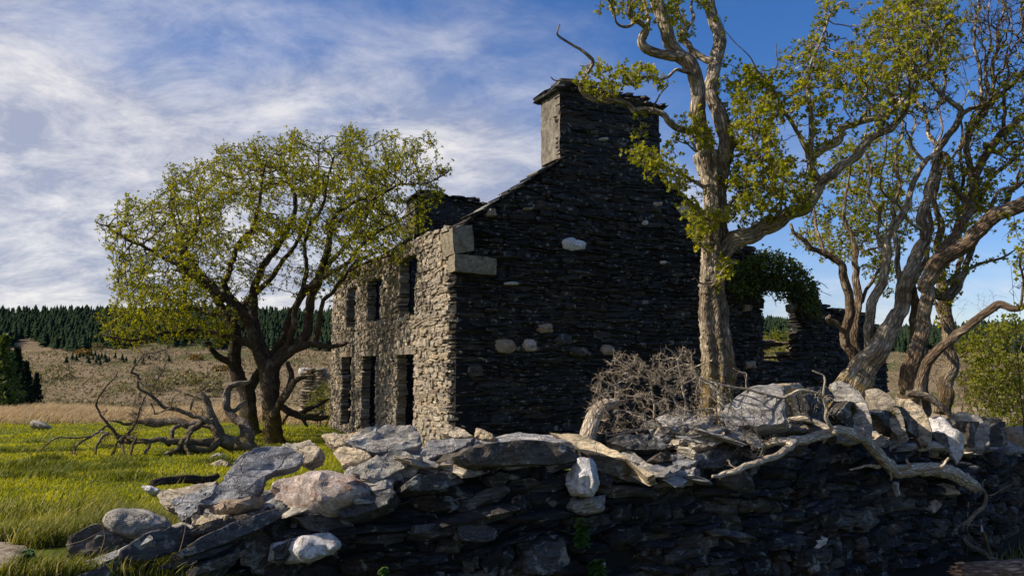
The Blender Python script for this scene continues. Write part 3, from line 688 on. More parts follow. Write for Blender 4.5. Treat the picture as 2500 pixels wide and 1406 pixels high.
    for poly, mt in (([(1822, 742), (1840, 742), (1840, 758), (1822, 760)], 'quartz_tan'), ([(1825, 882), (1850, 880), (1852, 900), (1826, 902)], 'quartz_tan'), ([(1930, 742), (1950, 740), (1955, 758), (1932, 762)], 'granite'), ([(1790, 905), (1825, 902), (1826, 920), (1790, 924)], 'cap_dark')):
        gable_hero(poly, mt, None, .0, 1.0, lt)
house_build()
# ---------------------------------------------------------------- the drystone wall in front
WX = [-400, 100, 250, 600, 1000, 1300, 1700, 2000, 2300, 2500, 2700, 2900]
WD = [4.0, 4.3, 4.45, 4.6, 4.8, 5.05, 5.7, 6.5, 7.85, 9.3, 11.6, 15.5]
def D(x): return float(np.interp(x, WX, WD))
_px = np.arange(90, 2900, 10.0); _wp = np.array([[(x - CX) / F * D(x), D(x)] for x in _px])
for _ in range(12): _wp[1:-1] = (_wp[:-2] + _wp[1:-1] * 2 + _wp[2:]) / 4
_wu = np.concatenate([[0], np.cumsum(np.linalg.norm(np.diff(_wp, axis=0), axis=1))]); WLEN = _wu[-1]
TOPX = [90, 150, 300, 450, 600, 640, 800, 900, 1000, 1130, 1400, 1450, 1580, 1700, 1750, 1900, 2000, 2120, 2260, 2340, 2420, 2500, 2900]
TOPY = [1440, 1410, 1380, 1352, 1310, 1268, 1250, 1190, 1155, 1140, 1138, 1165, 1175, 1160, 1065, 1050, 1060, 1075, 1100, 1115, 1100, 1105, 1075]
def wall_top(u):
    x = float(np.interp(u, _wu, _px)); return P(x, float(np.interp(x, TOPX, TOPY)), float(np.interp(u, _wu, _wp[:, 1])))[2]
_tops = np.array([wall_top(u) for u in _wu])
def wtop(u): return float(np.interp(u, _wu, _tops))
def wframe(u):
    o = np.array([np.interp(u, _wu, _wp[:, 0]), np.interp(u, _wu, _wp[:, 1])]); a = np.array([np.interp(u + .15, _wu, _wp[:, 0]), np.interp(u + .15, _wu, _wp[:, 1])]); b = np.array([np.interp(u - .15, _wu, _wp[:, 0]), np.interp(u - .15, _wu, _wp[:, 1])])
    t = unit(a - b); dz = .42 * float(sstep(u, -.3, 1.9)) - .42
    return np.array([o[0], o[1], dz]), np.array([t[0], t[1], 0]), np.array([t[1], -t[0], 0])
drywall = empty('drystone_wall', (0.13, 5.2, 0.1), 'long dark drystone wall of slate slabs across the foreground, collapsed at one end', 'wall')
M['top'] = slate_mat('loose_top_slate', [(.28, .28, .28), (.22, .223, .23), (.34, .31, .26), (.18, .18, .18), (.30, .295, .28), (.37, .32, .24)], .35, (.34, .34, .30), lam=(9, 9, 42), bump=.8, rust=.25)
def foreground_wall():
    rng = np.random.default_rng(23); b = MB(); n = len(_wu)
    v = []
    for u in _wu:
        o, U, N = wframe(u); t = wtop(u) - .13
        for d, z in ((.10, -.5), (.10, t), (.68, t + .02), (.68, -.5)): v.append((o[0] - N[0] * d, o[1] - N[1] * d, z))
    i, k = np.meshgrid(np.arange(n - 1), np.arange(4), indexing='ij'); q = np.stack([i * 4 + k, (i + 1) * 4 + k, (i + 1) * 4 + (k + 1) % 4, i * 4 + (k + 1) % 4], -1).reshape(-1, 4)
    b.add(v, [q, np.array([[0, 1, 2, 3], [(n - 1) * 4 + 3, (n - 1) * 4 + 2, (n - 1) * 4 + 1, (n - 1) * 4]])])
    put(obj('hearting', b.mesh('hearting', M['wall_core'], False)), drywall)
    ug = np.linspace(0, WLEN, 240)
    def segs(v):
        ok = [wtop(u) > v + wframe(u)[0][2] + .05 + rng.normal(0, .03) for u in ug]; r = []; s = None
        for u, k in zip(ug, ok):
            if k and s is None: s = u
            if not k and s is not None:
                if u - s > .15: r.append((s, u))
                s = None
        if s is not None: r.append((s, WLEN))
        return r
    st = courses(2.4, (.030, .145), (.13, .60), segs, rng, .24, v0=-.1)
    st = [s for s in st if s[1] + wframe(s[0])[0][2] > float(height(*wframe(s[0])[0][:2])) - .15]
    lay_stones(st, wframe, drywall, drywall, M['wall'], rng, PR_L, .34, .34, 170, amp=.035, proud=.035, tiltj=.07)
    # loose slates heaped along the top
    mesh_of = {}
    for k in range(300):
        u = rng.uniform(.7, WLEN * .80) if k < 240 else float(np.interp(rng.uniform(1560, 1800), _px, _wu)); o, U, N = wframe(u); d = rng.uniform(.06, .62); x, _ = to_px((o[0], o[1], 1.2))
        l, dp, h = rng.uniform(.16, .46), rng.uniform(.14, .34), rng.uniform(.03, .085)
        z = wtop(u) + rng.uniform(-.03, .045) + (0.03 if d > .3 else 0)
        pos = np.array([o[0], o[1], 0]) - N * d + np.array((0, 0, z)); pi = int(rng.integers(16))
        if pi not in mesh_of: mesh_of[pi] = mesh('loose_slate', PR_L[pi][0], [PR_L[pi][1]], M['top'], False)
        e = Matrix.Rotation(rng.normal(0, .5), 4, 'Z') @ Matrix.Rotation(rng.normal(0, .22), 4, 'X') @ Matrix.Rotation(rng.normal(0, .16), 4, 'Y')
        ob = obj('loose_slate', mesh_of[pi]); ob.matrix_world = Matrix.Translation(pos) @ frame_mat((0, 0, 0), U, N) @ e @ Matrix.Diagonal((l, dp, h, 1)); put(ob, drywall)
foreground_wall()
def wall_heroes():
    def H(poly, dd, el, az, th, mat, label=None, bulge=0.0, rough=.03, name='stone', n=40, lam=True):
        cx = (min(p[0] for p in poly) + max(p[0] for p in poly)) / 2
        if mat == 'cap_dark' and el <= 24 and name == 'stone': az = -30
        return hero(poly, D(cx) + dd, el, az, th, mat, drywall, name, label, bulge, rough, n, None, lam)
    # collapsed end
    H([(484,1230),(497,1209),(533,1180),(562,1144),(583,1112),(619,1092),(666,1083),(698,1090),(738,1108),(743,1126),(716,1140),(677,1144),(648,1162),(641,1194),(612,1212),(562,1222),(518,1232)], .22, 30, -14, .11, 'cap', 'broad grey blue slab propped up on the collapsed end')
    H([(484,1234),(500,1222),(520,1216),(565,1214),(612,1205),(603,1236),(570,1250),(520,1257),(490,1248)], .05, 15, 20, .22, 'quartz_tan', 'tan quartz stone under the propped grey slab', 1, .05)
    H([(635,1184),(648,1158),(677,1144),(738,1140),(792,1133),(839,1144),(871,1166),(880,1184),(864,1205),(821,1223),(774,1245),(720,1248),(677,1238),(648,1212)], -.05, 24, 14, .36, 'quartz_pink', 'big pinkish quartz boulder veined brown', 1, .055, 'boulder')
    H([(635,1371),(644,1328),(684,1313),(738,1306),(781,1297),(806,1317),(810,1335),(785,1356),(738,1374),(677,1378)], -.10, 12, 10, .25, 'quartz_white', 'white quartz boulder below the pinkish boulder', 1, .05, 'boulder')
    H([(229,1263),(245,1241),(281,1232),(324,1230),(367,1241),(403,1263),(410,1277),(378,1295),(324,1310),(281,1302),(248,1284)], .0, 24, -8, .22, 'cap', 'rounded grey boulder at the grassy end of the wall', 1, .03, 'boulder')
    H([(172,1305),(230,1275),(290,1300),(325,1308),(390,1295),(400,1320),(330,1345),(250,1360),(170,1350)], .02, 20, 10, .2, 'cap_dark')
    H([(385,1205),(414,1191),(468,1187),(504,1176),(533,1173),(497,1202),(440,1212),(424,1240),(396,1234)], .25, 45, 25, .09, 'cap_tan')
    H([(421,1223),(461,1202),(504,1187),(529,1176),(518,1205),(486,1230),(482,1248),(446,1273),(439,1266),(425,1245)], .16, 32, 10, .08, 'cap')
    H([(464,1262),(480,1255),(520,1254),(560,1257),(545,1272),(500,1280),(468,1279)], -.02, 30, 15, .10, 'cap_tan')
    H([(151,1396),(202,1371),(295,1336),(362,1306),(374,1316),(300,1350),(216,1390),(165,1404)], -.12, 44, 24, .05, 'cap', 'long pale slate slanting down at the collapsed end', 0, .012)
    H([(296,1342),(360,1299),(443,1281),(475,1299),(468,1324),(425,1346),(382,1364),(346,1369),(300,1364)], -.14, 10, 0, .08, 'cap_dark', None, 0, .015)
    H([(165,1410),(216,1394),(300,1360),(345,1370),(392,1366),(380,1384),(300,1400),(220,1416)], -.16, 16, 0, .07, 'cap_dark', None, 0, .015)
    H([(455,1392),(520,1368),(600,1340),(606,1350),(540,1384),(470,1406)], -.16, 18, 0, .06, 'cap_dark', None, 0, .012)
    H([(437,1346),(486,1313),(562,1277),(648,1248),(709,1236),(715,1248),(666,1274),(612,1299),(540,1328),(468,1355),(439,1356)], -.12, 22, 16, .16, 'cap_dark', None, 0, .02)
    H([(472,1295),(504,1274),(576,1256),(666,1239),(677,1241),(612,1259),(540,1288),(479,1306)], -.04, 24, 16, .14, 'cap_dark', None, 0, .02)
    H([(389,1382),(468,1356),(565,1326),(569,1333),(504,1360),(425,1385),(392,1391)], -.14, 12, 12, .14, 'cap_dark', None, 0, .02)
    H([(210,1420),(300,1385),(380,1375),(395,1392),(350,1420)], -.12, 20, 16, .12, 'cap_dark', None, 0, .02)
    H([(440,1395),(500,1370),(570,1345),(578,1372),(540,1410),(450,1420)], -.08, 5, 12, .14, 'cap_dark', None, 0, .02)
    H([(590,1380),(600,1300),(640,1270),(720,1255),(800,1262),(860,1300),(850,1350),(800,1400),(640,1410)], .10, 5, 10, .2, 'cap_dark')
    H([(720,1262),(800,1248),(862,1262),(872,1310),(840,1335),(815,1330),(800,1300),(760,1296)], -.02, 8, 0, .2, 'cap_dark')
    # heap behind the boulder
    H([(691,1086),(756,1072),(778,1090),(774,1112),(742,1128),(706,1110)], .42, 40, 20, .12, 'cap_tan')
    H([(785,1065),(828,1054),(882,1056),(870,1079),(817,1090)], .55, 48, 20, .10, 'cap_tan')
    H([(840,1076),(883,1047),(951,1031),(1002,1038),(1030,1058),(1025,1083),(973,1097),(919,1106),(865,1090)], .38, 42, -12, .10, 'cap', 'largest flat grey slab topping the heap beside the house corner')
    H([(813,1104),(822,1090),(865,1090),(897,1104),(901,1115),(872,1126),(832,1133)], .25, 38, 30, .10, 'cap_tan')
    H([(852,1144),(904,1119),(969,1094),(1012,1112),(1002,1133),(958,1158),(912,1178),(872,1158)], .06, 40, -10, .07, 'cap', 'diamond shaped grey slate tilted beside the pinkish boulder')
    H([(940,1170),(985,1140),(1030,1110),(1036,1130),(1010,1160),(970,1172)], .08, 30, -15, .08, 'cap')
    H([(1030,1104),(1052,1072),(1099,1068),(1160,1068),(1146,1083),(1099,1104),(1045,1119)], .28, 40, 0, .08, 'cap')
    H([(1059,1144),(1099,1112),(1149,1090),(1162,1094),(1124,1119),(1066,1149)], .04, 30, 30, .08, 'cap_dark')
    H([(1066,1042),(1124,1042),(1153,1065),(1110,1067),(1074,1056)], .5, 45, 20, .08, 'cap_tan')
    H([(1156,1065),(1164,1043),(1196,1054),(1207,1068),(1178,1074)], .42, 30, 30, .10, 'cap_tan')
    H([(1128,1112),(1160,1090),(1214,1078),(1286,1072),(1340,1072),(1390,1086),(1412,1101),(1408,1126),(1358,1133),(1250,1135),(1160,1137),(1135,1126)], -.06, 12, 6, .55, 'cap_dark', 'longest thick dark slab laid flat along the top', 0, .04)
    H([(1150,1092),(1180,1070),(1230,1058),(1300,1056),(1350,1060),(1400,1084),(1330,1080),(1240,1082)], .30, 62, 15, .08, 'cap')
    H([(1354,1061),(1376,1052),(1423,1061),(1502,1097),(1556,1137),(1596,1155),(1581,1164),(1531,1122),(1448,1106),(1419,1099),(1400,1083)], .16, 45, 30, .12, 'cap_tan', 'tan slab sloping down beside the upright quartz stone')
    H([(1434,1106),(1484,1112),(1531,1126),(1556,1155),(1581,1184),(1538,1176),(1473,1154),(1444,1140)], -.04, -5, -10, .25, 'cap_dark')
    H([(1372,1151),(1390,1126),(1412,1112),(1434,1112),(1444,1144),(1452,1176),(1434,1209),(1383,1207),(1369,1180)], -.12, 14, 22, .24, 'quartz_white', 'white ribbed quartz stone standing upright in the wall face', 1, .05)
    H([(1372,1223),(1412,1212),(1477,1202),(1470,1245),(1419,1256),(1376,1241)], -.08, 15, 10, .24, 'cap', None, 1, .04)
    H([(822,1256),(872,1216),(955,1191),(964,1202),(944,1230),(872,1259),(836,1263)], -.10, 26, 8, .18, 'cap_dark', 'blue grey tilted slate right of the pinkish boulder', 0, .025)
    H([(1015,1160),(1100,1150),(1140,1172),(1080,1195),(1000,1198),(990,1185)], -.06, 20, 5, .24, 'cap_dark', None, 0, .03)
    H([(1118,1275),(1150,1268),(1200,1282),(1224,1305),(1190,1322),(1125,1318)], -.07, 12, 5, .24, 'cap_dark', None, 0, .03)
    H([(1015,1282),(1060,1274),(1110,1288),(1112,1302),(1060,1310),(1012,1300)], -.06, 22, 5, .22, 'cap_dark')
    H([(1290,1345),(1330,1318),(1380,1312),(1392,1372),(1350,1404),(1285,1400)], -.07, 4, 0, .24, 'cap_dark', None, 0, .03)
    H([(1480,1076),(1527,1058),(1592,1058),(1635,1086),(1621,1097),(1538,1097)], .35, 25, 0, .2, 'cap_dark')
    H([(1592,1122),(1617,1101),(1664,1104),(1660,1122),(1606,1128)], .2, 20, 0, .16, 'cap_dark')
    H([(1596,1150),(1640,1132),(1700,1140),(1690,1166),(1620,1170)], .1, 50, 15, .10, 'cap')
    H([(1650,1075),(1690,1048),(1752,1040),(1770,1062),(1720,1090),(1665,1096)], .22, 40, 25, .10, 'cap_tan')
    H([(1700,1112),(1760,1092),(1790,1110),(1770,1140),(1715,1142)], .02, 20, 0, .14, 'cap_dark')
    H([(1640,1112),(1690,1098),(1715,1120),(1680,1138),(1645,1134)], .10, 42, 10, .08, 'cap')
    H([(1500,1105),(1540,1100),(1600,1140),(1580,1150)], .3, 50, 20, .08, 'cap')
    H([(1690,1100),(1750,1080),(1830,1088),(1850,1110),(1760,1125)], .35, 55, 15, .10, 'cap_tan')
    # coping stones set on edge further along
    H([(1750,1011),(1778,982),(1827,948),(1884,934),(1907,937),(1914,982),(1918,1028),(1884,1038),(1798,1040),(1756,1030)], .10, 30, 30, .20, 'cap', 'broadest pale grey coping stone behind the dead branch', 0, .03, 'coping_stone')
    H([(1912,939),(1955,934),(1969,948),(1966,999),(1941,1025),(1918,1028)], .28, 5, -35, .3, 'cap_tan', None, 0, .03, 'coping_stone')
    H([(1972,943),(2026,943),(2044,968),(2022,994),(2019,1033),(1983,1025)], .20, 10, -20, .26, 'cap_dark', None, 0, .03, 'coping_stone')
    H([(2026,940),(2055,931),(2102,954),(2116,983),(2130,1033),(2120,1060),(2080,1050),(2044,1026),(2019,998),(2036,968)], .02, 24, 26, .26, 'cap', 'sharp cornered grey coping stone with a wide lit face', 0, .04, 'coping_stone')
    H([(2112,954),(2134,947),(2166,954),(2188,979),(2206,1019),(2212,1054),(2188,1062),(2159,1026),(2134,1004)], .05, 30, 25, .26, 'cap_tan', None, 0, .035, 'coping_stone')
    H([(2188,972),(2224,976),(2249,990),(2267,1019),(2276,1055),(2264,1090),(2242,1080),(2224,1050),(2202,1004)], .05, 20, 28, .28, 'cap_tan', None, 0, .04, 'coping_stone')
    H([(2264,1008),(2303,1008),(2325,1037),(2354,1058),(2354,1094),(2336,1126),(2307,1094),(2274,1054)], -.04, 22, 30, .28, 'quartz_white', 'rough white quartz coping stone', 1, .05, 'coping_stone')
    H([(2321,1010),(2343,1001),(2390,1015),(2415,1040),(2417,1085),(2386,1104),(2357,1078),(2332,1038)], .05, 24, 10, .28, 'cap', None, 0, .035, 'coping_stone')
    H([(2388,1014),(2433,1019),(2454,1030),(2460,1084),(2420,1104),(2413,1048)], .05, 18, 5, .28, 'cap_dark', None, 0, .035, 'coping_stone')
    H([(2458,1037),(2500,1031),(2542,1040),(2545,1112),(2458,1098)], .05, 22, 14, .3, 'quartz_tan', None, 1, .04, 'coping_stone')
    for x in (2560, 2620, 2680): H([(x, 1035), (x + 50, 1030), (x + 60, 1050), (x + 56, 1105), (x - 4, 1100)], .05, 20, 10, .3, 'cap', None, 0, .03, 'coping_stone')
    for poly in ([(2040,1016),(2072,980),(2116,985),(2131,1033),(2120,1062),(2080,1054)], [(2138,1010),(2168,1000),(2206,1022),(2214,1056),(2188,1066),(2160,1034)], [(2188,990),(2214,1000),(2244,1030),(2246,1072),(2222,1054),(2202,1014)], [(2276,1058),(2306,1056),(2334,1088),(2344,1124),(2332,1132),(2306,1100)], [(2370,1030),(2398,1030),(2417,1052),(2417,1088),(2388,1108),(2366,1084)], [(1968,965),(2010,955),(2018,1030),(1984,1032)]):
        H(poly, -.08, 0, -40, .16, 'cap_dark', None, 0, .03, 'coping_stone')  # separate dark facets: the coping stones' shaded sides put into the colour
    # odd coloured stones in the face
    H([(2181,1174),(2199,1174),(2201,1210),(2188,1215),(2182,1200)], -.10, 8, 10, .2, 'quartz_white', None, 1, .03)
    H([(2264,1188),(2289,1175),(2332,1184),(2346,1206),(2314,1208),(2274,1202)], -.08, 12, 8, .24, 'cap_tan', None, 0, .02)
    H([(2256,1240),(2270,1225),(2289,1217),(2307,1231),(2300,1246),(2280,1258)], -.10, 10, 8, .2, 'quartz_pink', None, 1, .03)
    H([(1986,1330),(1990,1315),(2004,1303),(2026,1314),(2022,1328),(1994,1346)], -.09, 12, 8, .2, 'quartz_white', 'small white stone low in the wall face', 1, .02)
    H([(1436,1372),(1450,1363),(1478,1372),(1476,1384),(1440,1388)], -.06, 15, 8, .2, 'quartz_white', None, 1, .03)
    H([(1964,1390),(1990,1366),(2012,1370),(2010,1392),(1985,1406)], -.07, 10, 0, .2, 'cap', None, 1, .03)
wall_heroes()
def wall_moss():
    rng = np.random.default_rng(91)
    for x, y, o, w_, lb in ((1946, 972, .16, 60, 'largest brown moss cushion tucked behind the broadest coping stone'), (2075, 1000, .0, 34, 'moss patch beside the sharp cornered coping stone'), (2176, 1016, .0, 40, 'rusty moss under the tan coping stone')):
        c = P(x, y, D(x) + o - .04); r = w_ * c[1] / F / 2; root = empty('moss_cushion', tuple(c), lb, 'moss'); n = 700
        p = c + unit(rng.normal(0, 1, (n, 3))) * rng.uniform(.3, 1, (n, 1)) * (r, r * .6, r * .75)
        v = []; d = unit(rng.normal(0, 1, (n, 3)) + (0, -.4, .3)); sd = unit(np.cross(d, rng.normal(0, 1, (n, 3)))) * .004; L_ = rng.uniform(.02, .05, (n, 1))
        v = np.stack([p - sd, p + sd, p + d * L_], 1).reshape(-1, 3); put(obj('tuft', mesh('tuft', v, [np.arange(3 * n).reshape(-1, 3)], M['moss'], False, {'rnd': np.repeat(rng.random(n), 3)})), root)
wall_moss()
# ---------------------------------------------------------------- trees
class Grower:
    """limbs traced as polylines, then twigs grown towards points spread through the crown"""
    def __init__(s, seed): s.rng = np.random.default_rng(seed); s.ws = 1.0; s.pos = []; s.par = []; s.rad = []; s.seed = []; s.tb = TB()
    def limb(s, pts, Y0, Y1=None, k=10, flute=.10, first=False, wig=.20, res=6, lobes=5, attach=True, mid=0.0):
        """pts: (x, y, width) in the photograph's pixels, the depth running from Y0 to Y1"""
        Y1 = Y0 if Y1 is None else Y1; n = len(pts); p3 = []; r3 = []
        for i, (x, y, w_) in enumerate(pts):
            f = i / max(1, n - 1); Y = Y0 + (Y1 - Y0) * f + mid * math.sin(math.pi * f); p3.append(P(x, y, Y)); r3.append(max(.003, w_ / 2 * Y / F * (1 - flute * .9) * s.ws))
        return s.limb3(p3, r3, k, flute, first, wig, res, lobes, attach)
    def limb3(s, p3, r3, k=10, flute=.1, first=False, wig=.12, res=6, lobes=5, attach=True):
        p3 = np.array(p3); 
        par = -1
        if s.pos and attach and not first:
            q = np.array(s.pos); d = np.linalg.norm(q - p3[0], axis=1); par = int(d.argmin())
            if d[par] < .6: p3 = np.vstack([q[par] * .85 + p3[0] * .15, p3]); r3 = [min(r3[0], s.rad[par] * .95)] + list(r3)
        c = catmull(p3, res); r = np.interp(np.linspace(0, len(p3) - 1, len(c)), np.arange(len(p3)), r3)
        if wig:
            sd = s.rng.uniform(0, 90); nz = np.stack([vnoise(c, 3.6, sd + 11 * i) + .5 * vnoise(c, 8.0, sd + 31 * i) for i in range(3)], -1); c = c + nz * (np.minimum(r, .030)[:, None] * wig * 6.5)
        r = r * (1 + .10 * vnoise(c, 5.0, s.rng.uniform(0, 50)))
        s.tb.add(*tube(c, r, k, flute, s.rng.uniform(0, 6), True, lobes))
        base = len(s.pos); step = max(1, int(round(.10 / max(1e-3, np.linalg.norm(np.diff(c, axis=0), axis=1).mean()))))
        idx = list(range(0, len(c), step))
        if idx[-1] != len(c) - 1: idx.append(len(c) - 1)
        for j, i in enumerate(idx): s.pos.append(c[i]); s.par.append(par if j == 0 else base + j - 1); s.rad.append(r[i]); s.seed.append(True)
        return s
    def grow(s, att, step=.13, infl=1.0, kill=.22, iters=120, gnarl=.45, up=.05, maxn=9000, from_r=None):
        rng = s.rng; att = np.asarray(att, float); n0 = len(s.pos); pos = np.array(s.pos); A = len(att)
        use = np.ones(n0, bool) if from_r is None else np.array(s.rad) < from_r
        near = np.full(A, -1); dist = np.full(A, 1e9); alive = np.ones(A, bool)
        def upd(idx):
            nonlocal near, dist
            for c in range(0, len(idx), 400):
                ii = idx[c:c + 400]; al = np.where(alive)[0]
                d = np.linalg.norm(att[al][:, None] - pos[ii][None], axis=2); m = d.argmin(1); dm = d[np.arange(len(al)), m]; b = dm < dist[al]
                dist[al[b]] = dm[b]; near[al[b]] = np.asarray(ii)[m[b]]
        upd(np.where(use)[0]); childs = {}; par = list(s.par); lastdir = {}
        for it in range(iters):
            act = alive & (dist < (infl if it > 25 else infl * 1.8))
            if not act.any(): break
            a = np.where(act)[0]; order = np.argsort(near[a]); a = a[order]; nodes, st = np.unique(near[a], return_index=True)
            dirs = unit(att[a] - pos[near[a]]); sm = np.add.reduceat(dirs, st, axis=0); new = []; newp = []
            for nd_, d in zip(nodes, sm):
                if childs.get(nd_, 0) >= 3: 
                    alive[near == nd_] = False; continue
                d = unit(unit(d) + rng.normal(0, gnarl, 3) + np.array((0, 0, up)))
                new.append(pos[nd_] + d * step * rng.uniform(.75, 1.2)); newp.append(nd_); childs[nd_] = childs.get(nd_, 0) + 1
            if not new: break
            b = len(pos); pos = np.vstack([pos, new]); par += newp; upd(np.arange(b, len(pos))); alive &= dist > kill
            if len(pos) > maxn: break
        s.pos = list(pos); s.par = par; s.seed += [False] * (len(pos) - n0); s.rad += [0.0] * (len(pos) - n0); return s
    def twigs(s, tip=.0045, power=2.3, cap=.85, rmax=.09):
        n = len(s.pos); tips = np.zeros(n); par = np.array(s.par); seed = np.array(s.seed); hasc = np.zeros(n, bool)
        for i in range(n - 1, -1, -1):
            if seed[i]: continue
            if tips[i] == 0: tips[i] = 1
            p = par[i]
            if not seed[p]: tips[p] += tips[i]
            hasc[p] = True
        rad = np.array(s.rad); g = ~seed; rad[g] = np.minimum(rmax, tip * tips[g] ** (1 / power))
        for i in np.where(g)[0]: rad[i] = min(rad[i], rad[par[i]] * (cap if seed[par[i]] else 1.0) + 1e-4)
        s.rad = list(rad); s.tips = tips; s.hasc = hasc
        pos = np.array(s.pos); gi = np.where(g)[0]
        if not len(gi): return s
        # main child keeps the ring of its parent, others start one of their own
        main = {}
        for i in gi:
            p = par[i]
            if p not in main or rad[i] > rad[main[p]]: main[p] = i
        d = unit(pos - pos[np.maximum(par, 0)]); ref = unit(np.array([.31, .17, .93]))
        for (lo, hi, k) in ((0, .011, 3), (.011, .03, 5), (.03, 9, 8)):
            e = gi[(rad[gi] >= lo) & (rad[gi] < hi)]
            if not len(e): continue
            th = np.linspace(0, 2 * np.pi, k, endpoint=False)
            def ring(c, dr, r):
                a = unit(np.cross(dr, ref)); b = np.cross(dr, a)
                return (c[:, None] + (a[:, None] * np.cos(th)[None, :, None] + b[:, None] * np.sin(th)[None, :, None]) * r[:, None, None])
            R1 = ring(pos[e], d[e], rad[e] * .97); ridx = {int(n_): j for j, n_ in enumerate(e)}
            share = np.array([(par[i] in ridx and main[par[i]] == i) for i in e]); own = e[~share]
            R0 = ring(pos[par[own]], d[own], rad[own])
            v = np.concatenate([R1.reshape(-1, 3), R0.reshape(-1, 3)]); start = np.zeros(len(e), int); start[share] = [ridx[par[i]] for i in e[share]]; start[~share] = len(e) + np.arange(len(own))
            j = np.arange(k); j2 = (j + 1) % k; E = np.arange(len(e))[:, None] * k; S = start[:, None] * k
            f = np.stack([S + j, S + j2, E + j2, E + j], -1).reshape(-1, 4)
            lnv = pos @ np.array([.3, .2, .9]); co = np.concatenate([np.concatenate([np.stack([np.cos(th) * rad[i], np.sin(th) * rad[i], np.full(k, lnv[i])], -1) for i in e]), np.concatenate([np.stack([np.cos(th) * rad[i], np.sin(th) * rad[i], np.full(k, lnv[par[i]])], -1) for i in own]) if len(own) else np.zeros((0, 3))])
            s.tb.add(v, [f], co)
        return s
    def spurs(s, n=3, length=.10, r=.0028, rmax=.012, prob=None, segs=2, limb_r=.0):
        pos = np.array(s.pos); rad = np.array(s.rad); par = np.maximum(np.array(s.par), 0); g = ((rad < rmax) & ~np.array(s.seed)) | (np.array(s.seed) & (rad < limb_r)); i = np.where(g)[0]
        if prob is not None: i = i[s.rng.random(len(i)) < prob(pos[i])]
        i = np.repeat(i, n); i = i[s.rng.random(len(i)) < .8]; m = len(i); d0 = unit(pos[i] - pos[par[i]]); c = pos[i] - d0 * s.rng.uniform(0, .8, (m, 1)) * .08; d = unit(d0 * .5 + s.rng.normal(0, .75, (m, 3)) + np.array((0, 0, .12))); ln = length * s.rng.uniform(.35, 1.4, (m, 1))
        rr = np.minimum(r, rad[i] * .8)[:, None, None]; ref = unit(np.array([.31, .17, .93])); th = np.linspace(0, 2 * np.pi, 3, endpoint=False); R = []; C = [c]
        for k in range(segs): C.append(C[-1] + d * ln / segs); d = unit(d + s.rng.normal(0, .55, (m, 3)))
        a = unit(np.cross(d0, ref)); b = np.cross(d0, a)
        for k, q in enumerate(C): R.append(q[:, None] + (a[:, None] * np.cos(th)[None, :, None] + b[:, None] * np.sin(th)[None, :, None]) * rr * (1 - .6 * k / segs))
        v = np.stack(R, 1).reshape(-1, 3); K = (segs + 1) * 3; o = np.arange(m)[:, None] * K; j = np.arange(3); j2 = (j + 1) % 3
        f = np.concatenate([np.stack([o + k * 3 + j, o + k * 3 + j2, o + k * 3 + 3 + j2, o + k * 3 + 3 + j], -1).reshape(-1, 4) for k in range(segs)])
        co = np.tile(np.stack([np.cos(th) * r, np.sin(th) * r, th * 0], -1), (m * (segs + 1), 1)); co[:, 2] = v @ np.array([.3, .2, .9]); s.tb.add(v, [f], co); s.tip = C[-1]; s.mids = C[1]
        return s
    def spur_leaves(s, per=5, size=.045, spread=.03, shape='lobed', mat='leaf', name='foliage', prob=None):
        c = s.tip
        if prob is not None: c = c[s.rng.random(len(c)) < prob(c)]
        rn = np.clip(np.repeat(s.rng.normal(.5, .22, len(c)), per) + s.rng.normal(0, .12, len(c) * per), 0, 1)
        c = np.repeat(c, per, 0) + s.rng.normal(0, spread, (len(c) * per, 3)); return leaf_mesh(c, size, s.rng, shape, mat, name, rnd=rn)
    def leaves(s, per=3, size=.045, spread=.07, rmax=.012, prob=None, shape='lobed', mat='leaf', name='foliage', dark=None):
        pos = np.array(s.pos); rad = np.array(s.rad); g = ~np.array(s.seed) & (rad < rmax); i = np.where(g)[0]
        if prob is not None: i = i[s.rng.random(len(i)) < prob(pos[i])]
        c = np.repeat(pos[i], per, 0); c = c + s.rng.normal(0, spread * .6, c.shape) 
        return leaf_mesh(c, size, s.rng, shape, mat, name)
LEAF = {'quad': (np.array([(0, 0, 0), (.32, .5, .10), (0, 1, 0), (-.32, .5, .10)]), [[0, 1, 2], [0, 2, 3]]),
        'lobed': (np.array([(0, 0, 0), (.20, .30, .03), (.50, .52, .12), (.20, .62, .04), (0, 1.0, .0), (-.20, .62, .04), (-.50, .52, .12), (-.20, .30, .03)]), [[0, 1, 7], [1, 2, 3], [7, 5, 6], [1, 3, 5], [1, 5, 7], [3, 4, 5]]),
        'tri': (np.array([(-.3, 0, 0), (.3, 0, 0), (0, 1, 0)]), [[0, 1, 2]])}
def leaf_mesh(c, size, rng, shape='lobed', mat='leaf', name='foliage', up=.25, rnd=None):
    n = len(c); T, Fc = LEAF[shape]; d = unit(rng.normal(0, 1, (n, 3)) + np.array((0, 0, up))); nr = unit(np.cross(d, rng.normal(0, 1, (n, 3))) + np.array((0, 0, .25))); x = unit(np.cross(d, nr)); z = np.cross(x, d)
    sz = size * rng.uniform(.6, 1.35, (n, 1, 1)); v = c[:, None] + (x[:, None] * T[None, :, 0:1] + d[:, None] * T[None, :, 1:2] + z[:, None] * T[None, :, 2:3]) * sz
    f = (np.array(Fc)[None] + (np.arange(n) * len(T))[:, None, None]).reshape(-1, 3); r = rng.random(n) if rnd is None else rnd
    return mesh(name, v.reshape(-1, 3), [f], M[mat], False, {'rnd': np.repeat(r, len(T))})
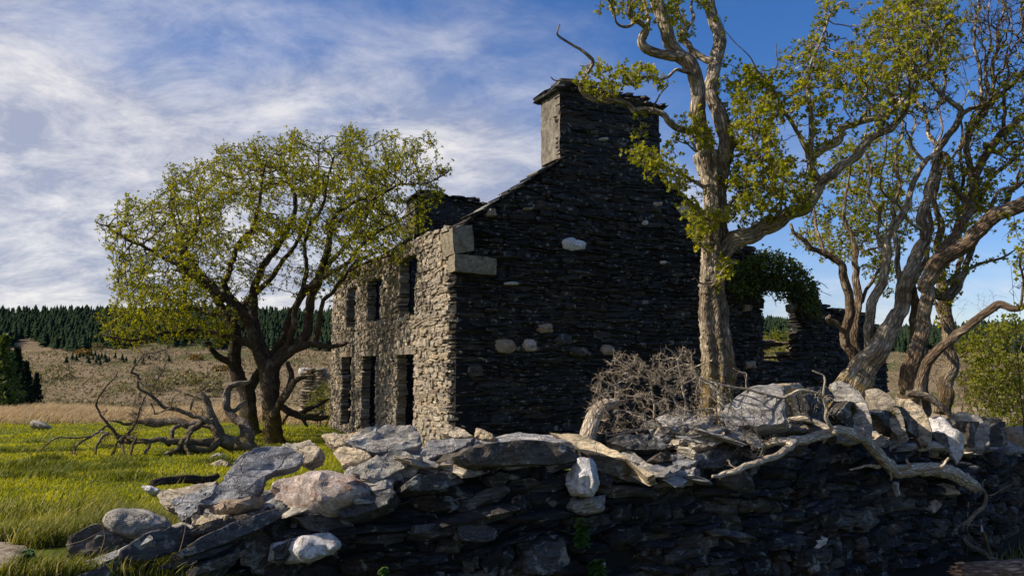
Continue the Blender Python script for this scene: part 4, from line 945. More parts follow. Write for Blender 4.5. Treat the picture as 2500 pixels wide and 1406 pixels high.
def attract(poly, n, rng, Y, depth, edge=1.0, bias=None, ok=None, clump=1.25):
    """points through a crown whose outline from the camera is poly; it gets as deep as it is broad"""
    poly = np.array(poly, float); lo, hi = poly.min(0), poly.max(0); out = []
    while len(out) < n:
        x = rng.uniform(lo[0], hi[0], 4000); y = rng.uniform(lo[1], hi[1], 4000); m = in_poly(x, y, poly)
        if bias is not None: m &= rng.random(4000) < bias(x, y)
        x, y = x[m], y[m]
        if clump: cl_ = np.array([mnoise.noise(Vector((a / F * Y * clump, 3.7, b / F * Y * clump))) for a, b in zip(x, y)]); kk = cl_ > -.20 + .3 * (rng.random(len(x)) - .5); x, y = x[kk], y[kk]
        ed = edge_dist(x, y, poly) * Y / F; dd = np.minimum(depth, .25 + np.sqrt(np.maximum(0, ed)) * edge)
        yy = Y + dd * rng.uniform(-1, 1, len(x))
        for a, b, c in zip(x, y, yy):
            p = P(a, b, c)
            if ok is None or ok(p): out.append(p)
            if len(out) >= n: break
    return np.array(out)
def tree(g, name, label, cat, base, bark, leaves=(), group=None):
    root = empty(name, tuple(base), label, cat, group)
    put(obj('trunk', g.tb.mesh('trunk', M[bark])), root)
    for me in leaves: put(obj(me.name.split('.')[0], me), root)
    return root
def off_house(p):      # in front of the farmhouse's front, not inside it
    q = np.asarray(p) - HC; return (q @ FN) > .25 or (q[2] > 4.75 and q @ FU > .8) or (q @ GN > .2)
# --- the two hawthorns beside the house
def left_trees():
    rng = np.random.default_rng(31); g = Grower(1); Y = 18.0
    g.limb([(672,1092,64),(667,1070,50),(664,1030,46),(661,985,45),(660,945,48),(660,905,52),(662,880,44)], Y, Y, 16, .11, True, .05, 8)
    L = g.limb
    L([(655,915,34),(640,880,30),(622,840,29),(610,800,27),(603,779,26),(575,745,22),(545,722,20),(496,695,18),(462,668,16),(438,649,15),(446,618,13),(465,587,10),(480,560,8)], Y, Y - 1.2)
    L([(545,722,16),(538,737,14),(520,690,13),(480,668,11),(420,640,10),(373,614,9),(330,592,8),(296,576,7),(262,555,5),(231,541,3)], Y - .5, Y - .3)
    L([(603,779,20),(580,742,18),(555,715,17),(546,690,16),(561,664,14),(580,599,12),(600,575,11),(615,556,10),(630,515,9),(634,480,8),(642,434,6),(650,395,4)], Y - .2, Y - 1.8)
    L([(660,900,32),(640,850,29),(622,800,27),(618,750,24),(622,699,22),(638,665,20),(653,633,18),(676,606,16),(700,565,14),(718,530,12),(718,480,10),(702,440,8),(695,395,5)], Y, Y + .9)
    L([(666,895,36),(690,862,32),(720,840,29),(749,818,27),(753,760,24),(768,702,22),(785,660,20),(799,606,17),(808,560,14),(818,526,12),(850,505,10),(885,485,9),(910,468,8),(905,445,6),(891,420,5),(880,380,3)], Y, Y + .5)
    L([(818,540,11),(850,535,10),(880,510,9),(910,488,8),(968,455,7),(1010,450,6),(1045,445,5),(1080,428,4),(1095,416,3)], Y + .2, Y - 1.4)
    L([(672,890,32),(695,868,26),(730,850,22),(763,838,19),(800,845,14),(830,842,10),(850,838,5)], Y, Y - .6)
    L([(768,838,17),(778,800,14),(783,765,12),(791,733,11),(811,718,10),(830,690,9),(853,660,8),(880,630,7),(910,622,6),(950,612,4)], Y - .3, Y - 1.5)
    L([(640,870,20),(600,835,17),(554,820,15),(510,808,13),(468,805,12),(430,812,10),(396,812,9),(342,830,7),(300,828,6),(245,816,3)], Y - .1, Y - 1.2)
    L([(700,850,20),(715,800,17),(722,750,15),(740,700,13),(750,650,12),(742,600,10),(760,550,9),(790,500,8),(800,440,6),(815,380,4)], Y, Y - 1.0)
    L([(853,660,8),(900,640,7),(950,625,6),(990,600,4)], 16.6, 15.6)
    L([(760,700,14),(800,670,12),(850,640,11),(890,590,9),(930,560,8),(970,540,6),(1010,515,4)], Y - .5, Y - 1.7)
    L([(693,970,20),(705,950,18),(712,925,16),(706,900,13),(702,886,12)], Y - .3, Y - .1, attach=False)
    L([(672,1010,22),(682,985,20),(697,965,18),(712,940,17),(730,925,13),(748,920,7)], Y - .3, Y - .5)
    crown = [(215,538),(265,520),(310,475),(345,500),(400,480),(410,405),(430,402),(440,430),(480,390),(510,385),(545,350),(600,345),(640,320),(700,330),(745,310),(800,305),(850,300),(905,305),(950,320),(985,325),(1010,335),(1066,335),(1065,355),(1020,380),(1060,410),(1105,405),(1100,425),(1050,450),(1090,470),(1075,490),(1050,530),(1030,570),(1000,600),(980,640),(940,680),(900,680),(850,685),(810,715),(780,745),(760,700),(700,690),(640,720),(600,760),(560,845),(500,840),(440,830),(400,845),(330,850),(280,850),(235,820),(240,790),(270,740),(270,690),(280,650),(250,610),(250,590),(290,580),(215,545)]
    hollow = [(500,660),(560,620),(650,600),(760,640),(800,700),(780,800),(600,820),(500,760)]
    core = [(480,640),(620,560),(800,560),(850,650),(800,760),(640,800),(520,740)]
    def bias(x, y): return np.where(in_poly(x, y, core), .45, 1.0)
    low_right = [(830,600),(900,560),(1000,530),(1050,560),(1010,610),(990,660),(930,690),(850,700)]
    g.grow(np.vstack([attract(crown, 8000, rng, Y - .4, 2.8, 1.5, bias, off_house), attract(low_right, 420, rng, 15.9, .7, 1.0, None, off_house)]), .125, 1.0, .19, 130, .42, .06, 16000)
    g.twigs(.0060, 2.2)
    g.spurs(3, .15, .0046, .013); me = g.spur_leaves(6, .053, .012, 'quad', 'leaf', prob=lambda p: np.where(in_poly(*to_px(p), hollow), .35, .80))
    b = P(668, 1080, Y)
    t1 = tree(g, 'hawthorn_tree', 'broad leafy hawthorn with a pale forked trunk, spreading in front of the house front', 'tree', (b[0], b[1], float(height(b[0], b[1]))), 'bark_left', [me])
    # second, darker trunk just behind
    g = Grower(2); Y = 19.8
    g.limb([(615,1062,60),(612,1046,48),(607,1000,42),(605,960,40),(583,924,36),(573,881,34),(576,816,30),(565,790,26),(551,769,24)], Y, Y, 14, .12, True, .08, 8)
    L = g.limb
    L([(575,884,24),(555,880,20),(533,873,17),(520,855,14),(511,840,10),(500,835,6)], Y, Y - .5)
    L([(551,769,22),(530,730,18),(505,690,15),(470,640,12),(430,560,9),(420,500,6),(415,440,3)], Y, Y + .3)
    L([(565,790,22),(600,740,18),(650,690,15),(690,640,12),(730,580,10),(760,500,8),(775,430,5),(780,350,3)], Y, Y + 1.0)
    L([(605,960,26),(640,900,24),(690,830,22),(705,780,19),(740,720,16),(800,650,13),(860,580,10),(900,520,7),(940,450,4)], Y, Y + 1.1)
    L([(551,769,18),(500,760,14),(440,740,11),(380,720,8),(330,700,6),(290,690,3)], Y, Y + .5)
    crown2 = [(280,560),(320,500),(400,470),(440,420),(520,390),(620,345),(740,320),(860,315),(960,330),(1000,360),(1010,420),(990,500),(950,560),(900,620),(840,660),(780,700),(700,660),(620,680),(540,740),(480,800),(400,820),(300,800),(285,700),(270,640)]
    g.grow(attract(crown2, 3400, rng, Y + .8, 2.2, 1.3, lambda x, y: np.where(in_poly(x, y, core), .4, 1.0), off_house), .15, 1.2, .24, 110, .42, .06, 9000)
    g.twigs(.0060, 2.2)
    g.spurs(2, .16, .0046, .013); me = g.spur_leaves(6, .056, .012, 'quad', 'leaf_dark', prob=lambda p: np.where(in_poly(*to_px(p), hollow), .30, .8))
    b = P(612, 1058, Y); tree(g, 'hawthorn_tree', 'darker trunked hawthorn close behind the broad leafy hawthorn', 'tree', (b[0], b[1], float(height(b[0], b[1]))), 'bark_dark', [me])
left_trees()
# --- the old tree with the fluted trunk in front of the gable
def centre_tree():
    rng = np.random.default_rng(41); g = Grower(3); Y = 9.0; L = g.limb
    L([(1748,1120,104),(1746,1050,92),(1744,1000,82),(1746,950,84),(1748,900,88),(1746,850,88),(1742,800,82),(1738,740,79),(1737,700,77),(1739,650,76),(1743,600,76),(1745,550,66),(1745,500,62),(1742,450,68),(1738,410,80),(1735,375,86)], Y, Y, 48, .26, True, .05, 10, 7)
    L([(1730,440,48),(1722,385,50),(1718,330,48),(1706,280,45),(1702,220,42),(1697,180,40),(1672,142,42),(1640,105,38),(1625,60,34),(1608,20,32),(1590,-20,30),(1570,-80,26),(1556,-150,20),(1550,-230,10)], Y, Y - .3, 18, .12)
    L([(1752,440,50),(1768,385,46),(1772,340,44),(1766,300,42),(1748,265,40),(1735,232,36),(1739,200,36),(1752,150,33),(1756,95,33),(1742,50,31),(1731,5,30),(1736,-50,27),(1750,-120,21),(1740,-210,10)], Y, Y + .3, 18, .12)
    L([(1752,625,50),(1780,592,50),(1812,578,46),(1850,566,42),(1885,550,40),(1914,533,38),(1950,515,35),(1972,505,32),(1985,470,28),(2000,443,27),(2040,415,26),(2089,384,24),(2106,354,22),(2140,330,20),(2174,314,19),(2195,285,18),(2213,256,15),(2225,215,11),(2230,150,7),(2240,80,4)], Y, Y - .6, 16, .12)
    L([(2000,443,22),(1985,420,20),(1978,397,18),(2010,368,18),(2050,341,17),(2064,312,16),(2123,296,15),(2161,288,13),(2200,250,11),(2240,180,9),(2290,110,7),(2310,60,4)], Y - .2, Y - .9)
    L([(1980,420,14),(1984,360,14),(1982,320,13),(1975,256,12),(1976,200,11),(1979,165,10),(1991,128,9),(2012,70,8),(2030,30,6),(2055,5,4)], Y - .3, Y - .5)
    L([(1980,400,11),(1950,330,10),(1915,270,9),(1890,225,7),(1860,190,6),(1840,165,4)], Y - .3, Y - .9)
    L([(1900,545,12),(1905,500,11),(1895,460,10),(1870,420,9),(1850,370,8),(1835,300,6),(1825,240,4)], Y - .1, Y - .5)
    L([(1960,510,12),(1935,470,11),(1912,440,10),(1880,400,8),(1872,350,6)], Y - .2, Y + .4)
    # crooked upper limbs
    L([(1680,165,30),(1660,142,30),(1634,136,28),(1605,132,26),(1581,124,25),(1567,107,23),(1573,85,18),(1578,71,17),(1560,55,15),(1542,43,15),(1536,20,14),(1534,-10,13),(1515,-60,9),(1500,-120,5)], Y - .1, Y - .6, 12)
    L([(1575,90,13),(1585,50,11),(1575,10,9),(1560,-40,6)], Y - .3, Y - .1)
    L([(1545,60,9),(1520,65,8),(1505,55,6),(1495,20,5),(1480,-10,3)], Y - .5, Y - .8)
    L([(1740,150,22),(1718,143,20),(1691,124,19),(1675,105,19),(1666,90,18),(1677,64,16),(1668,50,14),(1652,36,13),(1655,5,11),(1670,-40,8),(1680,-90,4)], Y + .3, Y + .6, 12)
    L([(1668,80,10),(1690,50,9),(1690,10,7),(1700,-30,4)], Y + .4, Y + .8)
    L([(1695,195,12),(1684,181,12),(1665,172,10),(1649,171,9),(1630,186,9),(1613,195,9),(1590,192,8),(1570,188,8),(1542,206,6),(1520,205,4)], Y - .2, Y - .6)
    # bare dead arm reaching over the chimney
    L([(1690,322,20),(1670,313,19),(1640,297,18),(1613,274,17),(1580,272,16),(1549,270,16),(1525,252,15),(1503,245,14),(1475,244,13),(1450,242,13),(1428,230,13),(1421,218,13),(1425,199,12),(1438,175,11),(1446,153,10),(1436,138,9),(1428,131,8),(1405,115,7),(1385,103,6),(1368,92,6),(1359,82,5),(1362,70,4),(1366,60,3)], Y - .2, Y - .9, 10)
    for pts in ([(1420,210,6),(1400,200,5),(1370,197,4),(1352,196,4),(1345,188,3)], [(1592,270,6),(1600,250,5),(1612,228,4),(1630,208,4)], [(1446,153,4),(1430,162,3),(1415,160,2)], [(1455,242,6),(1462,228,4),(1465,212,3)], [(1470,242,6),(1478,225,4),(1485,208,3)],
                [(1700,370,6),(1680,352,5),(1660,345,4),(1652,338,3)], [(1850,175,4),(1830,140,3),(1795,105,2.5),(1770,75,2)], [(1896,165,3),(1896,130,2.5),(1896,105,2)], [(1745,690,7),(1770,655,5),(1795,640,3)], [(1710,690,5),(1698,680,4),(1690,682,3)], [(1712,600,6),(1700,595,4),(1694,590,3)]): L(pts, Y - .5, Y - .6, 6)
    L([(1715,455,10),(1690,438,9),(1665,425,8),(1630,410,7),(1590,390,6),(1560,372,5),(1540,365,3)], Y - .3, Y - 1.1)
    L([(1735,540,8),(1700,520,7),(1680,495,6),(1660,470,4)], Y - .3, Y - .8)
    L([(1770,520,9),(1790,490,8),(1815,470,7),(1850,455,5)], Y - .2, Y - .6)
    A = [([(1425,230),(1425,180),(1470,160),(1540,165),(1600,150),(1610,180),(1560,215),(1480,232)], 150, Y - .6, .35), ([(1440,-60),(1440,40),(1470,55),(1500,40),(1560,60),(1630,60),(1690,90),(1700,60),(1740,30),(1720,-60),(1650,-200),(1550,-240)], 260, Y - .1, .9),
         ([(1530,372),(1560,345),(1600,370),(1660,390),(1700,400),(1720,440),(1690,470),(1640,450),(1590,425),(1545,395)], 150, Y - .7, .4), ([(1640,455),(1700,430),(1770,420),(1800,460),(1790,540),(1740,570),(1690,590),(1680,540),(1700,490)], 200, Y - .5, .4),
         ([(1680,300),(1700,270),(1740,310),(1760,360),(1740,400),(1690,370),(1660,330),(1640,290)], 70, Y - .4, .3), ([(1685,600),(1710,575),(1740,590),(1725,615)], 25, Y - .45, .15), ([(1745,690),(1750,625),(1785,610),(1800,640),(1780,680)], 45, Y - .45, .2),
         ([(1780,260),(1800,180),(1860,150),(1920,180),(1950,100),(2000,70),(2040,150),(2080,100),(2110,140),(2060,220),(2000,330),(2060,280),(2000,420),(1960,520),(1900,510),(1850,560),(1800,540),(1790,470),(1770,440),(1800,380),(1790,320)], 1700, Y - .4, .9),
         ([(1970,40),(2000,0),(2060,-20),(2050,30),(2000,60)], 50, Y - .5, .3), ([(2060,330),(2060,130),(2120,30),(2220,-40),(2330,-40),(2350,90),(2330,170),(2250,240),(2180,300),(2120,320)], 900, Y - .9, .8)]
    rr = np.random.default_rng(5); att = np.vstack([attract(p, n, rr, yy, dp, .9) for p, n, yy, dp in A])
    g.grow(att, .075, .62, .095, 90, .42, .05, 12000, .16)
    g.twigs(.0042, 2.2, .8, .03)
    g.spurs(3, .085, .0034, .0085); me = g.spur_leaves(6, .044, .008, 'lobed', 'leaf', prob=lambda p: np.where(p[:, 0] > 3.2, .42, .80))
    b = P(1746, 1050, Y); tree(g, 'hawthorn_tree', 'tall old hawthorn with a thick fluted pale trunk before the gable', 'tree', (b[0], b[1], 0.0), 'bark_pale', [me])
centre_tree()
# --- the clump of leaning hawthorns on the right
def right_trees():
    rng = np.random.default_rng(51)
    g = Grower(4); Y = 9.6; L = g.limb; g.ws = .90
    L([(2105,990,40),(2098,930,36),(2091,885,32),(2078,862,28),(2060,844,27),(2058,820,26),(2064,797,26),(2074,770,25),(2076,745,25),(2068,715,24),(2060,688,23),(2055,665,22),(2048,645,21),(2032,630,20),(2013,621,19),(1995,610,17),(1974,598,15),(1955,580,13),(1939,566,11),(1930,545,8)], Y, Y - .2, 14, .12, True)
    L([(2100,960,30),(2098,900,28),(2093,862,27),(2086,830,26),(2083,797,26),(2092,770,25),(2097,745,24),(2094,705,22),(2091,672,20),(2088,640,18),(2083,598,17),(2075,570,14),(2064,539,12),(2062,500,10),(2070,450,7),(2075,400,4)], Y + .3, Y + .6, 14, .12)
    L([(2058,810,18),(2045,790,17),(2030,783,17),(2022,776,14),(2026,770,9)], Y, Y - .2)
    L([(2096,745,12),(2120,700,10),(2150,650,8),(2160,600,6),(2165,540,4)], Y + .4, Y + 1.2)
    L([(2015,622,12),(2000,580,10),(1990,530,8),(1985,480,5)], Y, Y + 1)
    crown = [(1935,570),(1920,520),(1940,470),(1980,440),(2000,380),(2050,340),(2120,330),(2200,330),(2250,380),(2240,470),(2230,560),(2200,640),(2170,720),(2120,680),(2100,640),(2060,640),(2010,640),(1960,620)]
    g.grow(attract(crown, 2500, rng, Y + 1.6, 1.4, 1.2), .09, 1.0, .16, 110, .42, .06, 6000); g.twigs(.0045, 2.2)
    g.spurs(3, .10, .0034, .0095); me = g.spur_leaves(6, .042, .009, 'quad', 'leaf', prob=lambda p: np.full(len(p), .75))
    b = P(2098, 930, Y); tree(g, 'hawthorn_tree', 'slender twin stemmed hawthorn with kinked stems left of the leaning trunk', 'tree', (b[0], b[1], 0), 'bark', [me])
    # leaning trunk
    g = Grower(5); Y = 8.8; L = g.limb; g.ws = .90
    L([(2040,1010,110),(2083,945,96),(2105,912,80),(2126,880,68),(2148,845,60),(2169,813,52),(2190,778,46),(2205,750,43),(2209,711,40),(2214,680,38),(2222,657,37),(2232,632,36),(2242,608,34),(2252,580,30),(2256,556,30),(2252,528,28),(2260,504,27),(2268,465,26),(2277,427,25),(2288,395,24),(2292,372,23)], Y, Y + .4, 20, .10, True)
    L([(2115,900,34),(2122,860,30),(2123,833,28),(2122,790,28),(2127,754,27),(2140,725,27),(2150,703,26),(2158,665,25),(2162,629,24),(2164,600,23),(2170,570,22),(2185,550,21),(2200,530,20),(2213,504,19),(2222,475,18),(2230,444,17),(2245,418,16),(2260,397,16),(2278,378,15),(2294,359,14)], Y + .3, Y + .2, 12, .1)
    L([(2294,365,22),(2310,335,20),(2332,307,19),(2341,277,17),(2322,258,15),(2302,243,14),(2290,222,13),(2277,205,12),(2260,195,10),(2243,188,9),(2225,160,7),(2200,120,5),(2190,60,3)], Y + .4, Y + .1)
    L([(2341,285,14),(2365,272,13),(2392,256,12),(2396,215,11),(2392,171,10),(2386,140,9),(2379,111,8),(2383,60,6),(2390,10,4),(2400,-60,3)], Y + .3, Y + .5)
    L([(2300,250,11),(2305,200,10),(2300,150,9),(2280,110,8),(2285,60,6),(2300,0,5),(2310,-60,3)], Y + .2, Y + .6)
    L([(2260,400,10),(2235,370,9),(2225,340,8),(2235,300,6),(2215,260,4)], Y + .3, Y + .8)
    L([(2250,560,10),(2220,540,8),(2190,500,7),(2155,470,6),(2150,430,5),(2162,380,4),(2165,330,3)], Y, Y - .3)
    for pts in ([(2160,840,20),(2185,780,18),(2200,720,17),(2186,650,15),(2190,590,14),(2178,520,12),(2196,450,10),(2186,380,8),(2205,320,6),(2198,250,4)], [(2209,711,18),(2238,680,16),(2262,620,15),(2274,560,14),(2262,500,12),(2286,440,11),(2276,380,9),(2300,320,7),(2292,260,5)], [(2162,629,14),(2140,580,12),(2142,520,10),(2120,470,9),(2128,410,8),(2108,360,6),(2118,300,4)], [(2294,365,14),(2270,330,12),(2262,280,11),(2236,240,9),(2240,190,8),(2210,150,6),(2216,100,4)], [(2255,470,12),(2290,420,10),(2320,390,9),(2350,340,8),(2346,280,6),(2366,220,4)]): L(pts, Y + .5, Y + 1.3, 8)
    crown = [(2090,240),(2100,120),(2130,40),(2160,-60),(2260,-160),(2380,-140),(2420,-40),(2410,80),(2360,180),(2340,260),(2250,330),(2170,330),(2120,300)]
    g.grow(attract(crown, 2000, rng, Y + .4, 1.4, 1.0), .09, .8, .12, 90, .42, .06, 5000); g.twigs(.0045, 2.2)
    g.spurs(3, .085, .0034, .009); me = g.spur_leaves(6, .042, .008, 'lobed', 'leaf_dark', prob=lambda p: np.clip(.42 - (p[:, 0] - 4.5) * .4, .08, .42))
    b = P(2083, 945, Y); tree(g, 'hawthorn_tree', 'hawthorn with one stout trunk leaning hard to the right', 'tree', (b[0], b[1], 0), 'bark_pale', [me])
    # spreading many-stemmed tree at the right, mostly bare
    g = Grower(6); Y = 8.6; L = g.limb; g.ws = .90
    L([(2224,1010,60),(2224,960,52),(2220,923,46),(2228,885,42),(2236,852,40),(2243,820,37),(2248,793,36),(2253,765,35),(2256,735,35),(2262,705,34),(2268,684,34)], Y, Y, 16, .12, True)
    L([(2262,700,40),(2282,660,42),(2303,633,44),(2330,612,42),(2357,594,40),(2382,570,42),(2404,543,43),(2424,530,43),(2443,520,43),(2472,508,42),(2500,497,42),(2540,475,38),(2600,440,30),(2650,380,20),(2680,300,10)], Y, Y - .8, 16, .12)
    L([(2264,690,30),(2270,665,28),(2279,641,28),(2298,615,28),(2318,590,27),(2334,565,27),(2348,540,27),(2360,520,27),(2372,500,28),(2376,470,27),(2375,427,25),(2395,395,24),(2418,363,23),(2448,324,21),(2475,300,19),(2500,282,18),(2540,240,14),(2580,170,9),(2600,90,5)], Y + .1, Y + .4, 14)
    L([(2376,440,22),(2368,400,19),(2362,350,17),(2372,320,16),(2388,290,16),(2405,268,15),(2422,248,15),(2448,228,14),(2469,209,13),(2484,195,12),(2496,179,10),(2505,140,8),(2500,80,7),(2492,20,5),(2500,-60,3)], Y + .3, Y + .6)
    L([(2410,258,12),(2418,240,12),(2425,205,11),(2422,171,10),(2430,145,10),(2439,120,9),(2437,90,8),(2435,64,7),(2450,30,6),(2440,-20,4)], Y + .4, Y + .8)
    L([(2372,500,22),(2362,490,20),(2345,470,18),(2332,452,17),(2320,420,16),(2311,384,14),(2300,372,12)], Y + .2, Y + .4)
    L([(2240,960,32),(2242,934,30),(2258,900,28),(2275,872,27),(2300,848,26),(2326,825,25),(2355,803,24),(2385,782,23),(2412,760,22),(2436,743,22),(2452,745,20),(2467,752,19),(2485,750,18),(2502,742,17),(2540,735,15),(2580,700,10),(2600,650,6)], Y - .3, Y - .9, 12)
    L([(2262,700,26),(2290,720,24),(2320,725,22),(2340,700,20),(2352,668,19),(2365,637,18),(2381,598,17),(2384,570,14)], Y + .4, Y + .8, 10)
    L([(2418,363,12),(2440,375,11),(2470,350,10),(2510,345,8),(2550,330,5)], Y + .3, Y - .2)
    L([(2404,543,14),(2440,470,9),(2480,455,8),(2484,430,7),(2490,418,5)], Y - .1, Y - .5)
    L([(2490,745,8),(2498,690,6),(2490,640,5),(2496,610,4)], Y - .8, Y - 1.1)
    L([(2212,1010,40),(2215,960,36),(2222,900,34),(2232,840,32),(2238,780,30),(2230,720,26),(2225,690,22)], Y + .7, Y + .8, 12)
    L([(2258,1010,26),(2256,960,24),(2262,900,20),(2268,850,18)], Y + .9, Y + 1.0, 10)
    for pts in ([(2345,560,16),(2372,520,15),(2400,470,14),(2424,430,12),(2460,400,11),(2500,368,9),(2540,350,6)], [(2318,600,14),(2342,560,13),(2338,500,11),(2352,440,10),(2344,380,8),(2360,320,6)], [(2448,324,12),(2456,280,11),(2446,240,10),(2462,190,8),(2456,140,7),(2470,80,5),(2464,20,4)], [(2388,290,10),(2410,220,9),(2404,160,8),(2420,110,7),(2412,50,5),(2420,-20,3)], [(2310,720,15),(2330,690,14),(2360,660,12),(2400,640,10),(2440,630,7),(2480,610,4)], [(2443,520,16),(2470,470,13),(2500,440,11),(2540,400,8),(2560,350,5)]): L(pts, Y + .4, Y + .9, 8)
    A = [([(2380,-80),(2370,60),(2400,170),(2340,330),(2420,400),(2520,420),(2640,330),(2660,100),(2600,-80)], 2400, Y + .4, 1.2), ([(2280,460),(2300,380),(2400,380),(2470,450),(2440,500),(2370,540),(2310,520)], 320, Y + .5, .6),
         ([(2470,640),(2480,590),(2540,560),(2600,600),(2570,700),(2500,700)], 60, Y - .9, .4), ([(2440,560),(2500,540),(2560,540),(2520,600)], 30, Y - .6, .3), ([(2220,700),(2260,620),(2330,560),(2340,620),(2300,690)], 90, Y + .6, .4)]
    g.grow(np.vstack([attract(p, n, rng, yy, dp, .9, clump=0) for p, n, yy, dp in A]), .085, .8, .12, 90, .5, .07, 7000, .2); g.twigs(.0044, 2.1)
    g.spurs(3, .085, .0036, .011, None, 2, .03); me = g.spur_leaves(5, .044, .008, 'lobed', 'leaf', prob=lambda p: np.clip(.45 - (p[:, 2] - 4.2) * .22, .04, .6))
    b = P(2224, 970, Y); tree(g, 'hawthorn_tree', 'nearly bare many stemmed hawthorn spreading out at the right edge', 'tree', (b[0], b[1], 0), 'bark', [me])
    # mossy rear trunk
    g = Grower(7); Y = 9.9; L = g.limb; g.ws = .90
    L([(2304,1010,46),(2306,969,42),(2312,925,38),(2318,891,36),(2317,830,34),(2314,774,33),(2308,735,32),(2303,696,30),(2298,640,26),(2290,590,22),(2296,540,18),(2285,480,14),(2300,420,9),(2305,370,5)], Y, Y + .3, 14, .1, True)
    L([(2303,700,18),(2330,680,15),(2345,630,13),(2340,570,10),(2352,510,7)], Y + .1, Y + .7)
    L([(2312,800,12),(2290,760,10),(2270,700,8),(2275,640,5)], Y, Y + .6)
    A = [([(2230,560),(2250,470),(2310,430),(2400,470),(2410,560),(2350,620),(2280,640)], 330, Y + .8, .9), ([(2290,760),(2290,700),(2330,690),(2340,740)], 70, Y - .1, .3)]
    g.grow(np.vstack([attract(p, n, rng, yy, dp, .9) for p, n, yy, dp in A]), .11, .9, .17, 80, .42, .06, 3000); g.twigs(.0038, 2.2)
    g.spurs(3, .10, .0034, .0095); me = g.spur_leaves(6, .042, .009, 'quad', 'leaf', prob=lambda p: np.full(len(p), .75))
    b = P(2306, 980, Y); tree(g, 'hawthorn_tree', 'straight mossy hawthorn trunk at the back of the right hand clump', 'tree', (b[0], b[1], 0), 'bark', [me])
right_trees()
